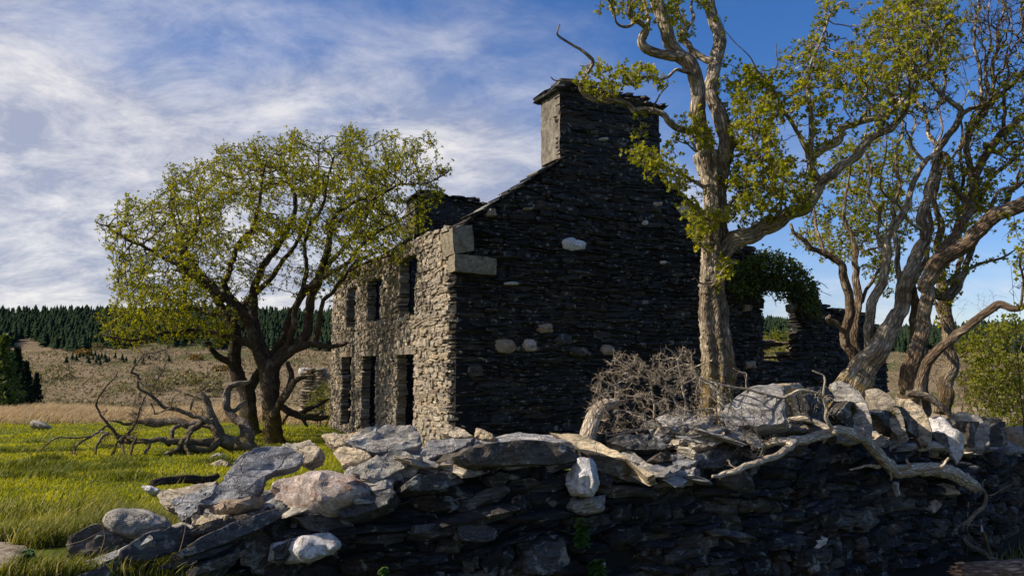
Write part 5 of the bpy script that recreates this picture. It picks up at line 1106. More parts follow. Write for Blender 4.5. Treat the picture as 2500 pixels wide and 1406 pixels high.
# --- fallen and broken wood
def dead_wood():
    g = Grower(8); Y = 13.6; L = g.limb; g.ws = .84
    L([(632,1106,34),(612,1092,44),(590,1086,46),(560,1080,42),(538,1064,34),(526,1040,28),(519,1020,26),(508,990,22),(497,972,16),(490,960,10)], Y, Y - .2, 16, .12, True)
    L([(598,1086,50),(604,1062,46),(600,1042,40),(590,1032,32),(572,1022,26),(560,1005,24),(552,978,23),(558,952,21),(575,940,17),(592,936,14),(610,930,9)], Y, Y + .3, 14, .12)
    L([(560,1005,16),(575,1000,15),(590,985,14),(600,978,11)], Y + .2, Y + .4)
    L([(540,1070,26),(522,1076,27),(490,1078,26),(462,1077,24),(446,1076,22),(425,1078,20),(410,1080,19),(385,1076,17),(360,1077,16),(330,1080,14),(302,1080,11),(290,1076,7)], Y, Y - .6, 12)
    L([(533,1058,22),(512,1038,21),(479,1033,25),(450,1032,26),(420,1026,26),(390,1029,27),(362,1030,26),(356,1030,24)], Y + .5, Y + .4, 12)
    L([(356,1032,16),(330,1030,13),(305,1036,11),(288,1028,8),(270,1025,5)], Y + .4, Y + .2, 8)
    L([(500,1028,20),(493,1030,22),(480,1040,22),(464,1050,20),(455,1068,17),(446,1078,16),(430,1098,14),(408,1112,16),(390,1126,15),(371,1140,10)], Y + .1, Y - .9, 10)
    L([(533,1078,22),(520,1094,21),(504,1099,21),(470,1096,20),(439,1098,20),(420,1106,18),(400,1120,16),(380,1134,12),(372,1140,8)], Y - .2, Y - .7, 12)
    L([(410,1080,15),(420,1050,14),(440,1035,12)], Y - .1, Y + .3, 8)
    L([(508,1028,16),(493,1021,15),(465,1010,14),(432,1000,13),(414,996,12),(396,992,11),(380,975,10),(367,964,9),(350,955,8),(338,942,8),(338,920,7),(328,912,7),(320,908,7),(328,895,6),(336,884,5),(346,870,5),(356,863,4),(389,859,4),(410,848,3),(425,841,3)], Y - .3, Y - .9, 8)
    L([(338,930,4),(352,940,5),(374,938,4),(392,915,4),(400,905,3),(402,890,3)], Y - .8, Y - 1.0, 6)
    L([(318,1056,9),(326,1042,8),(336,1018,7),(342,996,6),(350,975,5),(358,962,4)], Y - .5, Y - .8, 7)
    L([(300,1072,9),(288,1064,9),(270,1042,8),(252,1022,7),(240,1002,6),(234,989,6),(240,970,5),(248,956,5),(260,942,4),(277,924,4),(284,914,3),(288,905,2.5)], Y - .6, Y - 1.0, 7)
    L([(310,1066,10),(288,1062,9),(263,1040,8),(245,1052,8),(223,1066,8),(203,1078,7),(187,1092,7),(180,1115,6),(173,1133,6),(158,1146,5),(145,1158,4),(138,1166,3)], Y - .6, Y - 1.6, 7)
    L([(223,1066,6),(190,1070,5),(155,1067,5),(130,1072,5),(108,1090,5),(83,1108,4),(68,1124,4),(54,1138,3)], Y - 1.0, Y - 1.5, 6)
    L([(83,1108,3),(72,1106,2.5),(62,1101,2)], Y - 1.3, Y - 1.4, 5)
    L([(265,1058,9),(250,1064,9),(241,1080,8),(236,1098,7),(234,1113,5)], Y - .9, Y - 1.2, 7)
    L([(330,1070,10),(328,1082,10),(322,1105,9),(316,1124,8),(304,1140,7),(299,1150,7),(294,1160,6),(291,1170,4)], Y - .9, Y - 1.6, 7)
    L([(294,1072,8),(298,1090,8),(302,1112,7),(308,1130,6),(310,1146,4)], Y - .8, Y - 1.4, 6)
    L([(462,1050,12),(459,1068,12),(457,1090,11),(462,1110,10),(468,1124,9),(478,1130,9),(465,1140,9),(450,1145,8),(432,1149,7),(410,1160,6),(393,1166,4)], Y - .4, Y - 1.3, 8)
    L([(478,1130,6),(484,1124,5),(488,1120,3)], Y - 1.0, Y - 1.0, 5)
    L([(360,1084,12),(356,1100,11),(353,1116,7)], Y - .5, Y - .7, 7)
    for pts in ([(420,995,5),(420,980,4),(426,968,3),(442,958,3)], [(380,1010,5),(376,998,4),(368,985,3)], [(495,975,5),(492,960,4),(488,950,2)], [(288,1080,5),(280,1100,4),(276,1122,3)], [(270,1122,6),(274,1108,5),(282,1098,4)], [(180,1128,4),(200,1125,4),(212,1128,3)], [(262,1000,3),(256,1008,3),(250,1012,2)], [(465,1000,5),(468,985,4),(474,978,2)]): L(pts, Y - .9, Y - 1.0, 5)
    rr = np.random.default_rng(9)
    att = np.vstack([attract(p, n, rr, yy, .3) for p, n, yy in (([(300,1080),(310,1000),(345,960),(370,990),(340,1060),(330,1100)], 170, Y - .6), ([(240,1080),(270,1040),(330,1060),(340,1120),(280,1130)], 130, Y - .8), ([(315,930),(330,860),(420,845),(410,900),(370,960),(330,960)], 110, Y - .8), ([(400,1000),(430,970),(520,950),(520,1010),(470,1010)], 40, Y - .4), ([(110,1140),(130,1090),(200,1070),(190,1120)], 25, Y - 1.4))])
    g.grow(att, .055, .5, .075, 60, .55, .0, 3000, .06); g.twigs(.0030, 2.4, .7, .012); g.spurs(4, .10, .0036, .012, None, 2, .045)
    b = P(600, 1092, Y); tree(g, 'fallen_tree', 'dead fallen tree with bare crooked limbs sprawled across the grass', 'fallen tree', (b[0], b[1], float(height(b[0], b[1]))), 'dead')
    g = Grower(9); Y = 18.4; L = g.limb
    L([(691,995,18),(705,1004,20),(720,1011,20),(756,1019,18),(780,1021,15),(799,1019,10)], Y, Y, 10, .12, True); L([(732,1012,14),(738,1007,14),(755,996,13),(774,989,11),(790,980,9),(803,974,6)], Y, Y + .3, 8); L([(735,1014,10),(745,1030,10),(752,1040,7)], Y, Y - .2, 7); L([(705,1005,8),(695,1022,7),(690,1034,5)], Y, Y - .2, 6); L([(770,1018,6),(780,1008,5),(790,1006,3)], Y, Y - .2, 6)
    b = P(740, 1030, Y); tree(g, 'fallen_branch', 'dark broken bough lying between the hawthorns and the house corner', 'fallen branch', (b[0], b[1], float(height(b[0], b[1]))), 'bark_dark')
    # the big pale branch on the wall
    g = Grower(10); L = g.limb; Yb = lambda x, o: D(x) + o
    L([(2384,1192,30),(2366,1180,34),(2350,1167,36),(2322,1154,36),(2296,1146,36),(2268,1144,36),(2242,1145,35),(2214,1147,35),(2188,1148,34),(2170,1140,33),(2150,1118,32),(2130,1094,32),(2112,1079,30),(2094,1068,29),(2070,1056,28),(2044,1051,27),(2022,1055,26),(2001,1062,26),(1976,1071,25),(1954,1077,25),(1926,1080,25)], Yb(2384, -.46), Yb(1926, -.24), 18, .15, True, .16, 8, mid=-.22)
    Y0 = Yb(1926, -.26)
    L([(1935,1080,24),(1910,1073,23),(1889,1071,22),(1872,1080,21),(1858,1086,20),(1843,1083,19),(1832,1074,18),(1820,1055,17),(1813,1039,16),(1804,1025,15),(1796,1012,14),(1780,998,13),(1767,985,12),(1756,968,11),(1747,954,11),(1728,938,9),(1707,925,8),(1696,910,7),(1690,898,6),(1692,888,4)], Y0, Y0 + .5, 12)
    L([(1930,1082,17),(1915,1090,18),(1901,1102,17),(1886,1113,16),(1870,1123,16),(1850,1133,15),(1827,1141,15),(1800,1148,14),(1770,1153,13),(1750,1157,11),(1736,1160,8)], Y0 - .05, Y0 - .45, 12)
    L([(2044,1055,17),(2026,1048,17),(2010,1038,17),(1992,1030,17),(1972,1025,16),(1955,1024,16),(1932,1027,14),(1912,1030,12),(1880,1028,9),(1850,1020,7),(1830,1022,5)], Y0 + .25, Y0 + .5, 10)
    L([(2030,1048,11),(2024,1034,10),(2018,1016,10),(2018,995,9),(2015,976,9),(2008,962,9),(1985,956,8),(1965,952,8),(1946,954,8),(1926,966,8),(1909,974,8),(1885,969,7),(1860,962,7),(1827,954,7),(1808,949,6),(1790,945,6),(1760,938,6),(1727,931,5),(1700,915,4)], Y0 + .2, Y0 - .1, 8)
    L([(2008,962,6),(2010,945,6),(2013,930,6),(2010,918,5),(1998,912,5),(1985,906,4)], Y0 + .1, Y0 + .1, 6); L([(1823,954,5),(1821,930,4),(1821,911,4),(1810,908,3),(1797,903,3),(1790,898,3)], Y0 + .05, Y0 + .05, 6)
    L([(1810,1030,13),(1796,1016,13),(1770,1017,12),(1750,1018,12),(1727,1020,12),(1708,1032,11),(1685,1045,10),(1655,1058,9),(1622,1067,8),(1600,1072,5)], Y0 + .4, Y0 + .3, 8)
    L([(1800,1082,8),(1780,1085,9),(1747,1092,9),(1728,1083,9),(1707,1074,9),(1685,1063,8),(1667,1056,8),(1662,1040,7),(1667,1020,6),(1655,995,6),(1636,959,5),(1600,935,5),(1559,914,5),(1535,898,4),(1514,884,3)], Y0 + .1, Y0 + .2, 8)
    L([(1622,1067,8),(1610,1050,8),(1605,1043,8),(1580,1044,8),(1554,1048,7),(1520,1058,6),(1485,1063,5),(1470,1050,3)], Y0 + .3, Y0 + .1, 8)
    L([(1605,1046,7),(1600,1020,7),(1599,993,6),(1592,960,5),(1588,930,4)], Y0 + .3, Y0 + .2, 6)
    L([(1680,1050,6),(1674,1010,6),(1673,976,6),(1668,950,6),(1667,931,6),(1660,905,5),(1653,874,5),(1640,858,4),(1625,848,3)], Y0 + .3, Y0 + .1, 7)
    L([(1655,876,4),(1664,862,3),(1668,846,2.5)], Y0 + .1, Y0 + .1, 5)
    for pts in ([(1600,935,5),(1575,905,4),(1555,880,3),(1545,868,2)], [(1559,914,5),(1530,905,4),(1505,900,3),(1492,905,2)], [(1535,900,4),(1520,880,3),(1518,866,2)], [(1636,959,5),(1620,920,4),(1610,890,3),(1612,862,2)], [(1700,915,5),(1690,885,4),(1686,860,3)], [(1690,900,5),(1720,885,4),(1738,880,3)], [(1559,914,4),(1520,930,4),(1490,940,3),(1470,925,2)], [(1500,985,5),(1475,965,4),(1462,945,3),(1463,930,2)], [(1475,1000,4),(1455,985,3),(1440,985,2)], [(1640,1010,5),(1610,985,4),(1570,970,4),(1530,965,3),(1500,955,2)], [(1620,1040,5),(1580,1015,4),(1540,1005,4),(1505,1000,3)], [(1720,1000,5),(1700,970,4),(1705,940,3),(1720,915,2)]): L(pts, Y0 + .25, Y0 + .0, 5)
    L([(1480,1010,4),(1470,980,4),(1458,955,4),(1462,935,3)], Y0 + .1, Y0, 5); L([(1740,1000,7),(1700,1004,6),(1670,1004,5),(1640,1015,4)], Y0 + .45, Y0 + .4, 6)
    L([(2160,1128,14),(2150,1135,13),(2140,1140,12),(2120,1139,7),(2090,1142,6),(2073,1146,4)], Yb(2150, -.2), Yb(2100, -.3), 8)
    for pts in ([(2296,1140,9),(2310,1126,7),(2316,1118,5)], [(2220,1140,8),(2214,1128,6),(2212,1121,4)], [(2100,1068,9),(2108,1052,7),(2106,1044,5)], [(2170,1146,8),(2176,1162,6),(2174,1172,3)], [(2020,1056,8),(2014,1072,6),(2010,1082,4)]): L(pts, Yb(2200, -.5) if pts[0][0] > 2150 else Yb(2060, -.28), None, 7)
    att = np.vstack([attract(p, n, rr, yy, dp) for p, n, yy, dp in (([(1425,1020),(1445,930),(1480,870),(1520,855),(1570,870),(1640,840),(1680,840),(1700,890),(1770,940),(1820,1010),(1750,1045),(1660,1045),(1600,1065),(1520,1055),(1450,1070)], 800, Y0 + .2, .5), ([(1640,1060),(1760,1020),(1850,1060),(1880,1105),(1800,1130),(1720,1120)], 480, Y0 + .05, .2), ([(1750,1000),(1830,1000),(1960,1030),(1940,1060),(1830,1060)], 150, Y0 + .1, .15), ([(1490,890),(1560,860),(1660,850),(1690,900),(1600,950)], 120, Y0 + .1, .3), ([(1990,1010),(2000,985),(2030,980),(2030,1020)], 10, Y0, .1))])
    g.grow(att, .036, .34, .045, 80, .42, .03, 6500, .022); g.twigs(.0023, 2.5, .75, .008); g.spurs(3, .055, .0020, .006, None, 2, .02)
    b = P(1926, 1082, Y0); t = tree(g, 'fallen_branch', 'long bleached branch with a twiggy head lying over the drystone wall', 'fallen branch', tuple(b), 'bleach')
    # split end
    v = []; f = []
    rr = np.random.default_rng(2); mb = MB(); c = P(2382, 1191, Yb(2384, -.46)); d = unit(P(2394, 1204, Yb(2384, -.46)) - P(2366, 1180, Yb(2384, -.44)))
    for k in range(11):
        o = c + rr.normal(0, .016, 3) - d * .02; tip = o + d * rr.uniform(.03, .11) + rr.normal(0, .012, 3); s_ = np.cross(d, rr.normal(0, 1, 3)); s_ = unit(s_) * .010; s2 = np.cross(d, s_)
        mb.add([o + s_, o - s_ * .6 + s2, o - s_ * .6 - s2, tip], [np.array([[0, 1, 3], [1, 2, 3], [2, 0, 3], [0, 2, 1]])])
    put(obj('splintered_end', mb.mesh('splintered_end', M['quartz_tan'], False)), t)
    # pale arched log behind the wall
    g = Grower(11); Y = D(1460) + .75
    g.limb([(1430,1085,46),(1438,1060,46),(1445,1035,43),(1452,1015,40),(1465,1000,36),(1482,990,31),(1500,985,22),(1515,982,12)], Y, Y + .2, 14, .12, True, .04)
    b = P(1438, 1075, Y); tree(g, 'driftwood_log', 'bleached arched log standing up behind the wall left of the twiggy head', 'log', tuple(b), 'bleach')
    # thin dead log on the coping, right
    g = Grower(12); Y = D(2260) + .35
    g.limb([(2214,962,17),(2236,964,20),(2256,967,20),(2272,975,19),(2287,985,18),(2300,996,17),(2312,1008,14),(2318,1016,9)], Y, Y - .1, 12, .08, True, .06)
    b = P(2287, 990, Y); tree(g, 'fallen_branch', 'short mossy branch resting on the coping stones under the right trees', 'fallen branch', tuple(b), 'dead')
    # branch hanging down the face at the lower right
    g = Grower(13); x0 = 2390; Y = D(2390) - .40; L = g.limb
    L([(2440,1372,12),(2428,1362,12),(2412,1352,12),(2397,1346,12),(2378,1338,11),(2364,1328,11),(2352,1306,10),(2346,1289,10),(2350,1278,10),(2361,1270,10),(2380,1253,10),(2397,1235,10),(2406,1222,9),(2408,1212,9),(2400,1198,8),(2390,1188,7)], Y, Y, 10, .06, True)
    L([(2410,1208,5),(2430,1205,4),(2450,1192,4),(2470,1182,3),(2480,1170,2)], Y, Y - .1, 5); L([(2366,1268,5),(2364,1240,4),(2366,1210,4),(2370,1190,3)], Y, Y + .1, 5); L([(2360,1280,4),(2380,1282,3.5),(2400,1285,3)], Y, Y - .1, 5); L([(2385,1250,4),(2360,1290,4),(2372,1310,3),(2386,1330,3)], Y, Y - .1, 5); L([(2400,1200,4),(2398,1180,3.5),(2406,1168,3)], Y, Y, 5)
    att = attract([(2350,1300),(2360,1200),(2400,1170),(2480,1170),(2470,1260),(2450,1330),(2400,1330)], 60, rr, Y, .25); g.grow(att, .06, .5, .08, 40, .5, -.05, 900, .03); g.twigs(.0022, 2.5, .7, .006)
    b = P(2435, 1370, Y); tree(g, 'fallen_branch', 'thin crooked branch leaning against the wall face above the log', 'fallen branch', tuple(b), 'dead_plain')
    g = Grower(14); g.limb([(2422,1352,9),(2412,1330,9),(2404,1312,9),(2398,1296,8)], Y - .1, Y - .1, 8, .05, True); b = P(2420, 1350, Y - .1)
    t = tree(g, 'broken_stake', 'short stick with a white snapped tip standing beside the thin crooked branch', 'stick', tuple(b), 'dead')
    mb = MB(); o = P(2398, 1298, Y - .1); tip = P(2396, 1277, Y - .1); r_ = .018
    ring = [o + np.array((math.cos(a) * r_, math.sin(a) * r_, 0)) for a in np.linspace(0, 2 * np.pi, 6, endpoint=False)]
    mb.add(ring + [tip], [np.array([[i, (i + 1) % 6, 6] for i in range(6)])]); put(obj('snapped_tip', mb.mesh('snapped_tip', M['quartz_white'], False)), t)
    # sawn log, lower right corner
    g = Grower(15); Y = 7.0; a = P(2338, 1402, Y); e = a + np.array((2.0, .35, -.02)); p3 = [a + (e - a) * f for f in np.linspace(0, 1, 7)]
    g.limb3(p3, [.095, .112, .117, .122, .117, .122, .112], 24, .05, True, .05, 6, 5); b = (a[0], a[1], float(height(a[0], a[1])))
    t = tree(g, 'cut_log', 'thick brown barked log lying in the bottom right corner', 'log', b, 'log')
    mb = MB()
    for k in range(34):
        q = rr.normal(0, .040, 3) * np.array((0, 1, 1)); o = a + q + np.array((.06, 0, 0)); tip = a + q * 1.1 - np.array((rr.uniform(.01, .075), 0, 0)); s_ = np.array((0, rr.uniform(.010, .02), 0)); s2 = np.array((0, 0, rr.uniform(.010, .02)))
        mb.add([o + s_ - s2, o - s_ - s2, o - s_ + s2, o + s_ + s2, tip], [np.array([[0, 1, 4], [1, 2, 4], [2, 3, 4], [3, 0, 4]])])
    put(obj('splintered_end', mb.mesh('splintered_end', M['splinter'], False)), t)
dead_wood()
# ---------------------------------------------------------------- plants, stones and far vegetation
def gpt(x, y, lo=3.0, hi=700.0):
    """where the ray through pixel (x, y) meets the ground"""
    d = ray(x, y); prev = None
    for t in np.geomspace(lo, hi, 700):
        p = np.array([0, 0, EYE.z]) + d * t
        if p[2] <= height(p[0], p[1]): return np.array([p[0], p[1], float(height(p[0], p[1]))])
    p = np.array([0, 0, EYE.z]) + d * hi; return np.array([p[0], p[1], float(height(p[0], p[1]))])
def blades(name, c, h, lean, wd, mat, rng, rnd=None):
    n = len(c); a = rng.uniform(0, 2 * np.pi, n); wv = np.stack([np.cos(a), np.sin(a), 0 * a], -1) * np.asarray(wd)[:, None]; up = np.stack([rng.normal(0, .22, n), rng.normal(0, .22, n), np.ones(n)], -1) + np.asarray(lean)
    h = np.asarray(h)[:, None]; bend = np.stack([rng.normal(0, .3, n), rng.normal(0, .3, n), -.12 * np.ones(n)], -1) + np.asarray(lean) * .8
    m = c + up * h * .55; t = c + (up + bend * .6) * h
    v = np.stack([c - wv, c + wv, m - wv * .7, m + wv * .7, t], 1).reshape(-1, 3); o = np.arange(n)[:, None, None] * 5
    f = (np.array([[0, 1, 3], [0, 3, 2], [2, 3, 4]])[None] + o).reshape(-1, 3); r = rng.random(n) if rnd is None else rnd
    return obj(name, mesh(name, v, [f], M[mat], False, {'rnd': np.repeat(r, 5)}), kind='stuff')
def in_wall(X, Y, pad=.05):
    """true where the ground is under the drystone wall"""
    d = np.full(X.shape, 9.0); side = np.zeros(X.shape)
    for k in range(0, len(_wp) - 1, 3):
        dd = np.hypot(X - _wp[k, 0], Y - _wp[k, 1]); t = unit(_wp[k + 1] - _wp[k]); b = dd < d
        side[b] = ((X - _wp[k, 0]) * -t[1] + (Y - _wp[k, 1]) * t[0])[b]; d[b] = dd[b]
    return (d < 1.1) & (side > -pad) & (side < .70 + pad), side, d
def scatter(n, x0, x1, Y0, Y1, rng, p=1.0):
    x = rng.uniform(x0, x1, n); Y = np.exp(rng.uniform(math.log(Y0), math.log(Y1), n)); X = (x - CX) / F * Y; return X, Y
def grasses():
    rng = np.random.default_rng(61); tus = []
    def fin(X, Y): return np.stack([X, Y, height(X, Y) - .005], -1)
    path_c = np.array([(-2.75, 3.5), (-2.86, 3.9), (-2.96, 4.15), (-3.05, 4.4), (-3.15, 4.62), (-3.25, 4.85), (-3.45, 5.05)])
    X, Y = scatter(95000, -120, 960, 4.2, 25.6, rng); iw, side, d = in_wall(X, Y); q = np.stack([X, Y, 0 * X], -1) - HC; keep = ~iw & ~((q @ FN < .05) & (q @ GN < .05)) & (side > -.3)
    keep |= (side <= -.3) & (X < -1.55) & (Y > 3.6); keep &= np.min([np.hypot(X - a, Y - b) for a, b in path_c], 0) > .17
    X, Y = X[keep], Y[keep]; pn = np.sin(X * 2.1 + np.sin(Y * 1.7) * 1.3) * np.sin(Y * 1.3 + X * .7); h = (.015 + .016 * pn + rng.uniform(0, .03, len(X))) * (1 + .02 * Y)
    blades('short_grass', fin(X, Y), h, np.tile((.15, .05, 0), (len(X), 1)), .0022 + .00062 * Y, 'grass', rng, np.clip(rng.normal(.45, .2, len(X)) + .22 * pn + .12 * np.sin(X * .9 + 2) * np.sin(Y * .55), 0, 1))
    # long grass by the wall's broken end
    X, Y = scatter(60000, -120, 640, 4.15, 8.5, rng); iw, side, d = in_wall(X, Y, .0); nn = np.sin(X * 3.1 + 1) * np.sin(Y * 2.7 + X) + .5 * np.sin(X * 7 + Y * 5)
    near = np.exp(-np.maximum(0, side - .7) / .55); keep = ~iw & (side > -.2) & (rng.random(len(X)) < np.clip(near * .9 + (Y < 6.3) * .25 * (nn > -.2), 0, 1)) & (np.min([np.hypot(X - a, Y - b) for a, b in path_c], 0) > .16)
    X, Y, nn, near = X[keep], Y[keep], nn[keep], near[keep]; h = rng.uniform(.07, .24, len(X)) * (.75 + .25 * nn); 
    blades('long_grass', fin(X, Y), h, np.tile((.22, -.05, 0), (len(X), 1)), .0025 + .0004 * Y, 'long_grass', rng)
    for k in range(26):
        x, Y = scatter(1, -60, 620, 7.5, 21, rng); iw, _, _ = in_wall(x, Y)
        if iw[0]: continue
        m_ = 420; r_ = rng.uniform(.12, .30); X = x[0] + rng.normal(0, r_, m_); Yy = Y[0] + rng.normal(0, r_, m_); hh = np.exp(-((X - x[0]) ** 2 + (Yy - Y[0]) ** 2) / (2 * r_ * r_)); 
        root = fin(X, Yy); tus.append((root, (.05 + .10 * hh) * rng.uniform(.6, 1.2, m_), .0022 + .0005 * Yy))
    c = np.concatenate([t[0] for t in tus]); blades('tussock_grass', c, np.concatenate([t[1] for t in tus]), np.tile((.2, 0, 0), (len(c), 1)), np.concatenate([t[2] for t in tus]), 'long_grass', rng, np.clip(rng.normal(.28, .2, len(c)), 0, 1))
    # shaded grass at the wall's foot, right
    X, Y = scatter(16000, 1850, 2700, 5.0, 9.5, rng); iw, side, d = in_wall(X, Y, .02); keep = (side < -.02); X, Y = X[keep], Y[keep]
    blades('verge_grass', fin(X, Y), rng.uniform(.03, .11, len(X)), np.zeros((len(X), 3)), .004 + 0 * X, 'long_grass', rng)
    X, Y = scatter(18000, 1500, 2700, 8.6, 22, rng); q = np.stack([X, Y, 0 * X], -1) - HC; keep = (q @ GN > .1); X, Y = X[keep], Y[keep]
    blades('rough_grass', fin(X, Y), rng.uniform(.08, .35, len(X)), np.zeros((len(X), 3)), .008 + 0 * X, 'long_grass', rng)
    # pale rushes across the end of the field
    X = rng.uniform(-30, 4, 62000); Y = 24.6 + 12.6 * rng.beta(.9, 1.1, 62000) + .5 * np.sin(X * 1.3) + .3 * np.sin(X * 3.7); tl = .20 + .08 * np.sin(X * .9 + Y * .4) + rng.uniform(0, .14, len(X))
    blades('rush_grass', fin(X, Y), tl * (1 - .3 * (Y < 25)), np.tile((.42, 0, 0), (len(X), 1)) + rng.normal(0, .08, (len(X), 3)) * (1, 1, 0), .011 + 0 * X, 'rush', rng, np.clip(rng.normal(.5, .22, len(X)) + .2 * np.sin(X * .5 + Y * .9), 0, 1))
grasses()
def nettle(x, y, o, hpx, lean, label, name='nettle_plant', cat='nettle', big=1.0):
    rng = np.random.default_rng(int(x)); Y = D(x) + o; base = P(x, y, Y); s = hpx * Y / F; g = Grower(int(x)); root = empty(name, tuple(base), label, cat)
    b = MB(); tb = TB(); r = []
    for k in range(4):
        top = base + np.array((lean * s + rng.normal(0, .10 * s), -.10 * s + rng.normal(0, .06 * s), s * rng.uniform(.55, 1.0))); pts = catmull([base, (base + top) / 2 + rng.normal(0, .02, 3), top], 5); tb.add(*tube(pts, np.linspace(.004, .002, len(pts)), 4))
        for i in range(2, len(pts)):
            for sgn in (-1, 1):
                L_ = s * .30 * big * rng.uniform(.7, 1.1); d = unit(np.array((sgn * rng.uniform(.5, 1), -rng.uniform(.2, .9), rng.uniform(-.45, .2)))); sd = unit(np.cross(d, (0, 0, 1))); nn = 6; e = []
                for q in range(nn + 1):
                    f_ = q / nn; wv = math.sin(math.pi * min(1, f_ * .93 + .07)) * .30 * L_ * (1 + .18 * (q % 2)); c = pts[i] + d * L_ * f_ + np.array((0, 0, -.25 * L_ * f_ * f_)); e += [c - sd * wv + (0, 0, .05 * L_), c, c + sd * wv + (0, 0, .05 * L_)]
                fs = [[3 * q + a, 3 * q + a + 1, 3 * q + a + 4, 3 * q + a + 3] for q in range(nn) for a in (0, 1)]
                o_ = put(obj('leaf', mesh('leaf', e, [np.array(fs)], M['nettle'], False, {'rnd': np.full(len(e), rng.random())})), root)
    put(obj('stem', tb.mesh('stem', M['nettle'])), root)
nettle(1425, 1330, -.10, 70, .0, 'dark green nettle rooted halfway down the wall face')
nettle(1458, 1420, -.12, 62, .05, 'lower green nettle in front of a white stone', 'nettle_plant')
nettle(940, 1425, -.10, 40, -.1, 'small green leaf tuft at the bottom of the wall face', 'wall_plant', 'plant')
nettle(72, 1385, -.02, 50, .0, 'broad leaved dock beside the stony path', 'dock_plant', 'plant', 1.5)
def stalks():
    rng = np.random.default_rng(8)
    for pts in ([(418, 1395), (440, 1340), (452, 1290), (455, 1250)], [(245, 1350), (256, 1310), (250, 1285), (243, 1270)], [(165, 1330), (205, 1318), (245, 1298)]):
        tb = TB(); q = catmull([P(x, y, D(x) - .14) for x, y in pts], 5); tb.add(*tube(q, np.linspace(.0035, .0018, len(q)), 5)); b = q[0]
        t = empty('dry_stalk', tuple(b), {418: 'tallest dry bent grass stalk before the slanting slates', 245: 'short dry stalk curving up by the rounded grey boulder', 165: 'low dry stalk lying across the dark end stone'}[pts[0][0]], 'grass stalk'); put(obj('stem', tb.mesh('stem', M['rush'])), t)
stalks()
def field_stones():
    def R(poly, Y, el, az, th, mat, label, name='boulder', bulge=1, rough=.03):
        c = np.mean(poly, 0); b = P(c[0], max(p[1] for p in poly), Y); r = empty(name, tuple(b), label, 'rock'); hero(poly, Y, el, az, th, mat, r, 'stone', None, bulge, rough, 24)
    R([(62,1036),(70,1024),(85,1019),(100,1026),(108,1036),(90,1040)], 22, 30, 20, .5, 'cap', 'pale grey rock at the edge of the dry rushes')
    R([(502,1122),(510,1106),(528,1101),(543,1104),(545,1116),(525,1124)], 10.8, 30, 20, .25, 'cap', 'small pale rock in the grass under the fallen tree')
    R([(497,1130),(515,1119),(540,1115),(556,1122),(550,1134),(520,1140)], 10.2, 35, 20, .25, 'cap_tan', 'mossy brown rock in front of the small pale rock')
    R([(335,1186),(350,1179),(375,1184),(382,1196),(350,1200)], 7.0, 30, 20, .2, 'quartz_white', 'white stone among long grass by the dark log')
    g = Grower(16); Y = 7.2; g.limb([(372,1182,20),(400,1178,22),(430,1170,22),(470,1168,24),(505,1165,22),(540,1160,16)], Y, Y + .5, 12, .1, True); b = P(450, 1182, Y)
    tree(g, 'fallen_log', 'dark rotting log half sunk in grass behind the collapsed slabs', 'log', tuple(b), 'bark_dark')
    # broken pier beyond the hawthorns
    Y = 26.0; rng = np.random.default_rng(3); b = gpt(762, 1012); b = P(762, 1012, Y); root = empty('stone_pier', tuple(b), 'broken stone pier with a pale block on top, beyond the hawthorns', 'pier'); z = b[2] - .1; n = 0; mo = {}
    while z < P(760, 905, Y)[2]:
        h = rng.uniform(.06, .12); f = (z - b[2]) / 1.6
        for sx in (-.19, .17):
            pi = int(rng.integers(14)); mo.setdefault(pi, mesh('stone', PR_S[pi][0], [PR_S[pi][1]], M['facade'], True, None, 35))
            o = obj('stone', mo[pi]); o.matrix_world = Matrix.Translation((b[0] + sx + rng.normal(0, .04) + .12 * f * f, b[1], z + h / 2)) @ Matrix.Diagonal((.42 * (1.1 - .3 * f), .6, h * 1.1, 1)); put(o, root)
        z += h
    pi = 3; o = obj('top_block', mesh('top_block', PR_L[5][0], [PR_L[5][1]], M['quartz_white'], True, None, 35)); o.matrix_world = Matrix.Translation(P(742, 908, Y)) @ Matrix.Diagonal((.30, .4, .30, 1)); put(o, root)
    # rubble seen through the ruined opening
    Y = 19.6; b = P(1902, 890, Y); root = empty('rubble_heap', tuple(b), 'sunlit heap of flat stones seen through the ruined window opening', 'rubble heap')
    for i in range(34):
        pi = int(rng.integers(14)); mo.setdefault(pi, mesh('stone', PR_S[pi][0], [PR_S[pi][1]], M['facade'], True, None, 35)); k = i / 34
        o = obj('stone', mo[pi]); o.matrix_world = Matrix.Translation((b[0] + rng.uniform(-.9, .9), b[1] + rng.uniform(-.3, .3), b[2] - .4 + k * 1.05)) @ Matrix.Rotation(rng.normal(0, .3), 4, 'Z') @ Matrix.Diagonal((rng.uniform(.3, .7), .45, rng.uniform(.06, .13), 1)); put(o, root)
field_stones()
